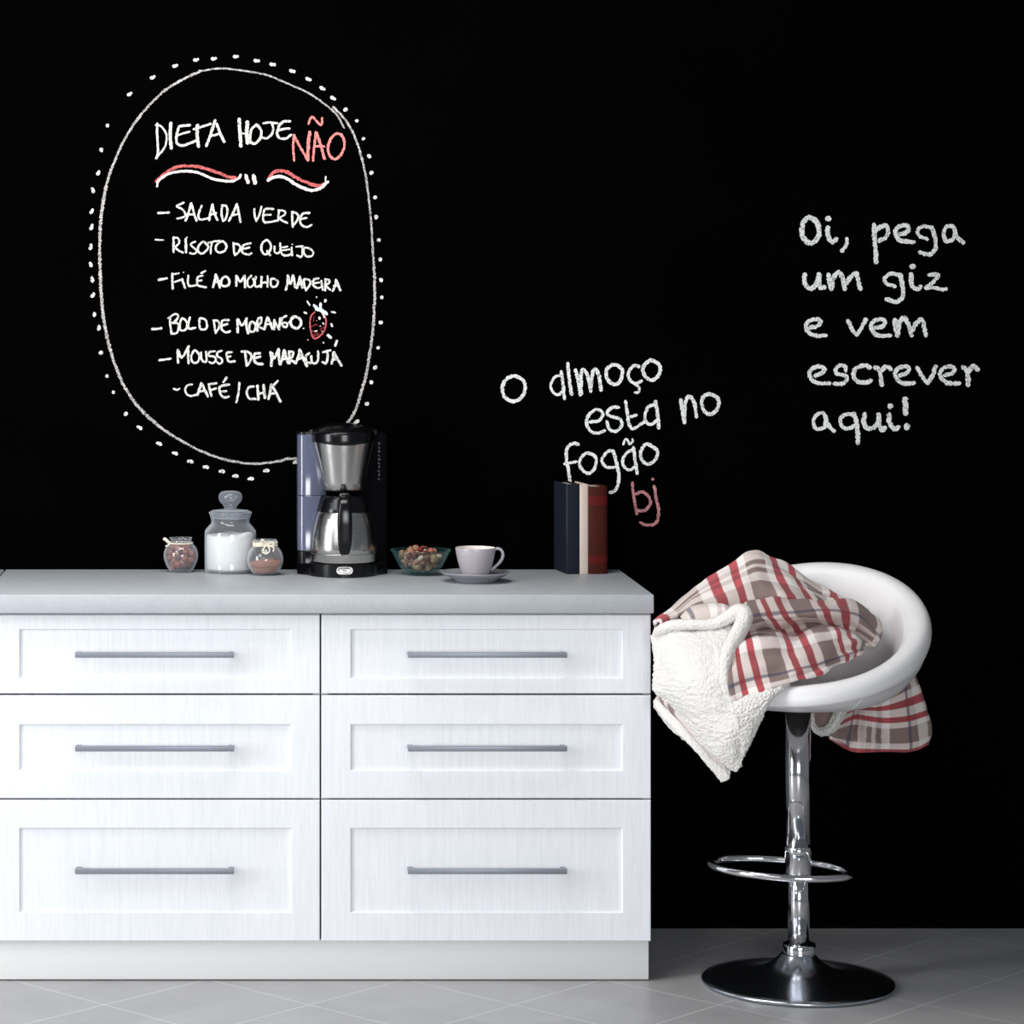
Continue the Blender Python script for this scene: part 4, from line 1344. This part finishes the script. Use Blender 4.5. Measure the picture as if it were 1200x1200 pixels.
note = thing('chalk_note', 'white chalk note in slanting lines with pink bj, above the books', 'chalk writing', (0, 0, 0))
note_strokes = (K(580, 410, 7.5, '''
150,230 90,270 65,340 85,410 150,450 220,430 262,360 255,280 200,238 145,230|34; 585,228 530,235 490,310 510,370 550,395 592,370|27; 583,190 600,320 612,432|30; 640,118 655,270 674,392|32; 708,175 735,290 750,398|32''') +
      K(680, 410, 6.667, '''
8,345 5,200 22,155 55,195 82,325|29; 82,300 95,190 115,150 145,200 162,315|30; 262,115 210,150 205,210 240,260 290,265 325,210 320,145 262,115|30; 460,132 420,122 385,160 375,205 400,250 440,262 480,242|26; 430,272 460,295 455,330 426,335|20; 550,82 500,120 490,170 520,220 570,235 615,190 620,120 550,80|31;
75,565 140,555 175,515 160,475 110,470 60,520 50,580 80,635 130,650 192,632|26; 302,450 250,450 210,490 240,520 310,540 325,590 280,635 230,620 205,560|26; 355,400 370,520 385,590 420,615 502,560|26; 385,525 440,510|26; 580,425 530,450 505,520 520,570 560,580 600,550|26; 588,402 605,500 612,612|30;
785,390 800,480 815,570|31; 815,550 820,420 850,365 890,410 908,525|30; 1010,345 960,370 950,430 980,490 1030,500 1075,450 1075,380 1010,342|31''') +
      K(655, 500, 8.571, '''
197,180 140,170 80,220 75,320 95,430 112,560|36; 55,372 178,352|30; 285,265 225,310 205,380 245,445 310,465 365,400 370,310 285,262|34; 550,243 490,250 435,320 440,370 490,410 578,405|32; 545,245 575,350 600,480 595,570 565,640 512,662|36;
742,230 680,265 640,340 655,400 710,435 768,400|32; 750,208 765,340 787,472|35; 645,180 665,130 690,135 710,175 740,150 737,122|23; 890,175 835,220 820,300 850,355 910,375 975,320 985,240 890,172|36'''))
bins = {}
for st_ in note_strokes:
    cx = sum(p[0] for p in st_[0]) / len(st_[0])
    cy = sum(p[1] for p in st_[0]) / len(st_[0])
    bins.setdefault((0 if cx < 625 and cy < 480 else 2 if cx > 780 else 1 if cy < 463 else 3 if cy < 507 else 4), []).append(st_)
for kk in sorted(bins):
    chalk('word', bins[kk], M['chalk_bold'], note, .2, wk=.9)
chalk('pink_initials', K(655, 500, 8.571, '738,560 750,690 782,877|32; 765,680 830,655 890,690 920,760 880,830 820,845 775,825|36; 958,597 975,720 1000,830 990,940 940,985 870,985 815,962|36; 943,528|38'), M['chalk_pinkish'], note, .2, 'letters bj in pink chalk')

inv = thing('chalk_invitation', 'five lines of thick white chalk lettering on the wall above the bar stool', 'chalk writing', (0, 0, 0))
JG = .2
words('writing_line', K(930, 240, 10, '''
185,148 125,190 100,280 105,370 170,440 250,430 295,350 290,250 250,180 190,145|62; 400,262 400,340 425,415 470,430 508,395|56; 408,165|80; 622,395 622,460 565,545|46; 942,230 950,400 970,675|56; 965,300 1020,260 1080,245 1108,290 1090,370 1000,425|54''') +
      K(1010, 240, 8.571, '''
360,298 430,285 470,250 450,210 390,212 340,250 345,310 390,360 525,372|46; 690,228 620,215 560,255 580,315 660,345|38; 705,225 735,330 740,430 690,495 630,492 575,475|44; 905,215 850,222 822,290 850,365 920,340 932,250 905,213|42; 925,230 955,320 1020,382|42'''), M['chalk_bold'], inv, [1010], JG)
words('writing_line', K(930, 240, 10, '''
130,815 125,880 145,950 200,982 260,935 300,820|60; 298,810 300,900 320,975 368,965|56; 408,815 420,900 438,990|58; 450,960 465,860 525,790 570,850 602,990|54; 615,925 660,860 728,800 755,880 782,990|54''') +
      K(1010, 240, 8.571, '385,702 290,692 228,740 255,795 335,820|40; 385,702 405,800 410,920 350,975 245,945|46; 495,695 500,800 550,848 592,820|46; 508,620|66; 672,705 768,702 700,790 645,830|40; 640,835 720,832 790,850 848,845|38'), M['chalk_bold'], inv, [1020], JG)
words('writing_line', K(935, 360, 7.5, '''
110,180 170,165 200,130 170,105 110,118 72,160 95,220 150,248 248,250|38; 437,118 480,200 515,245|36; 515,245 560,180 598,105|36; 680,180 740,170 770,130 740,105 680,118 642,160 665,220 710,248 815,248|38''') +
      K(1030, 360, 7.5, '138,112 150,180 165,250|46; 165,240 185,130 225,95 260,150 285,250|42; 290,205 330,140 378,108 400,180 412,250|40'), M['chalk_bold'], inv, [980], JG)
words('writing_line', K(935, 360, 7.5, '''
150,600 205,582 235,545 200,522 140,532 102,575 120,630 180,668 280,668|38; 422,560 418,522 370,512 332,545 345,585 420,600 428,640 390,672 318,672|36; 635,530 590,512 510,540 488,600 520,650 590,662 645,645|40; 678,525 720,560 735,685|42; 735,565 770,520 820,545|40''') +
      K(1030, 360, 7.5, '''
180,600 235,585 265,550 240,522 180,532 142,575 160,630 210,668 310,668|38; 335,530 390,620 425,668|38; 425,668 465,610 500,520|38; 575,600 635,585 665,550 640,522 575,532 537,580 560,635 610,668 710,668|38; 738,525 775,570 785,685|44; 785,565 830,517 870,550|42'''), M['chalk_bold'], inv, [], JG)
words('writing_line', K(935, 360, 7.5, '''
235,945 190,930 142,980 145,1050 185,1072 240,1040 240,950|36; 242,960 270,1040 320,1088|38; 490,948 440,938 380,970 378,1030 430,1068 505,1040|36; 492,935 520,1040 528,1195|42; 588,935 578,1000 600,1055 650,1065 700,1020 710,940|42; 710,940 715,1030 740,1080 770,1060|42; 805,940 802,1010 850,1072 888,1052|42; 810,870|56''') +
      K(1030, 360, 7.5, '230,805 235,860 232,935|52; 250,1038 240,1062|50'), M['chalk_bold'], inv, [], JG)
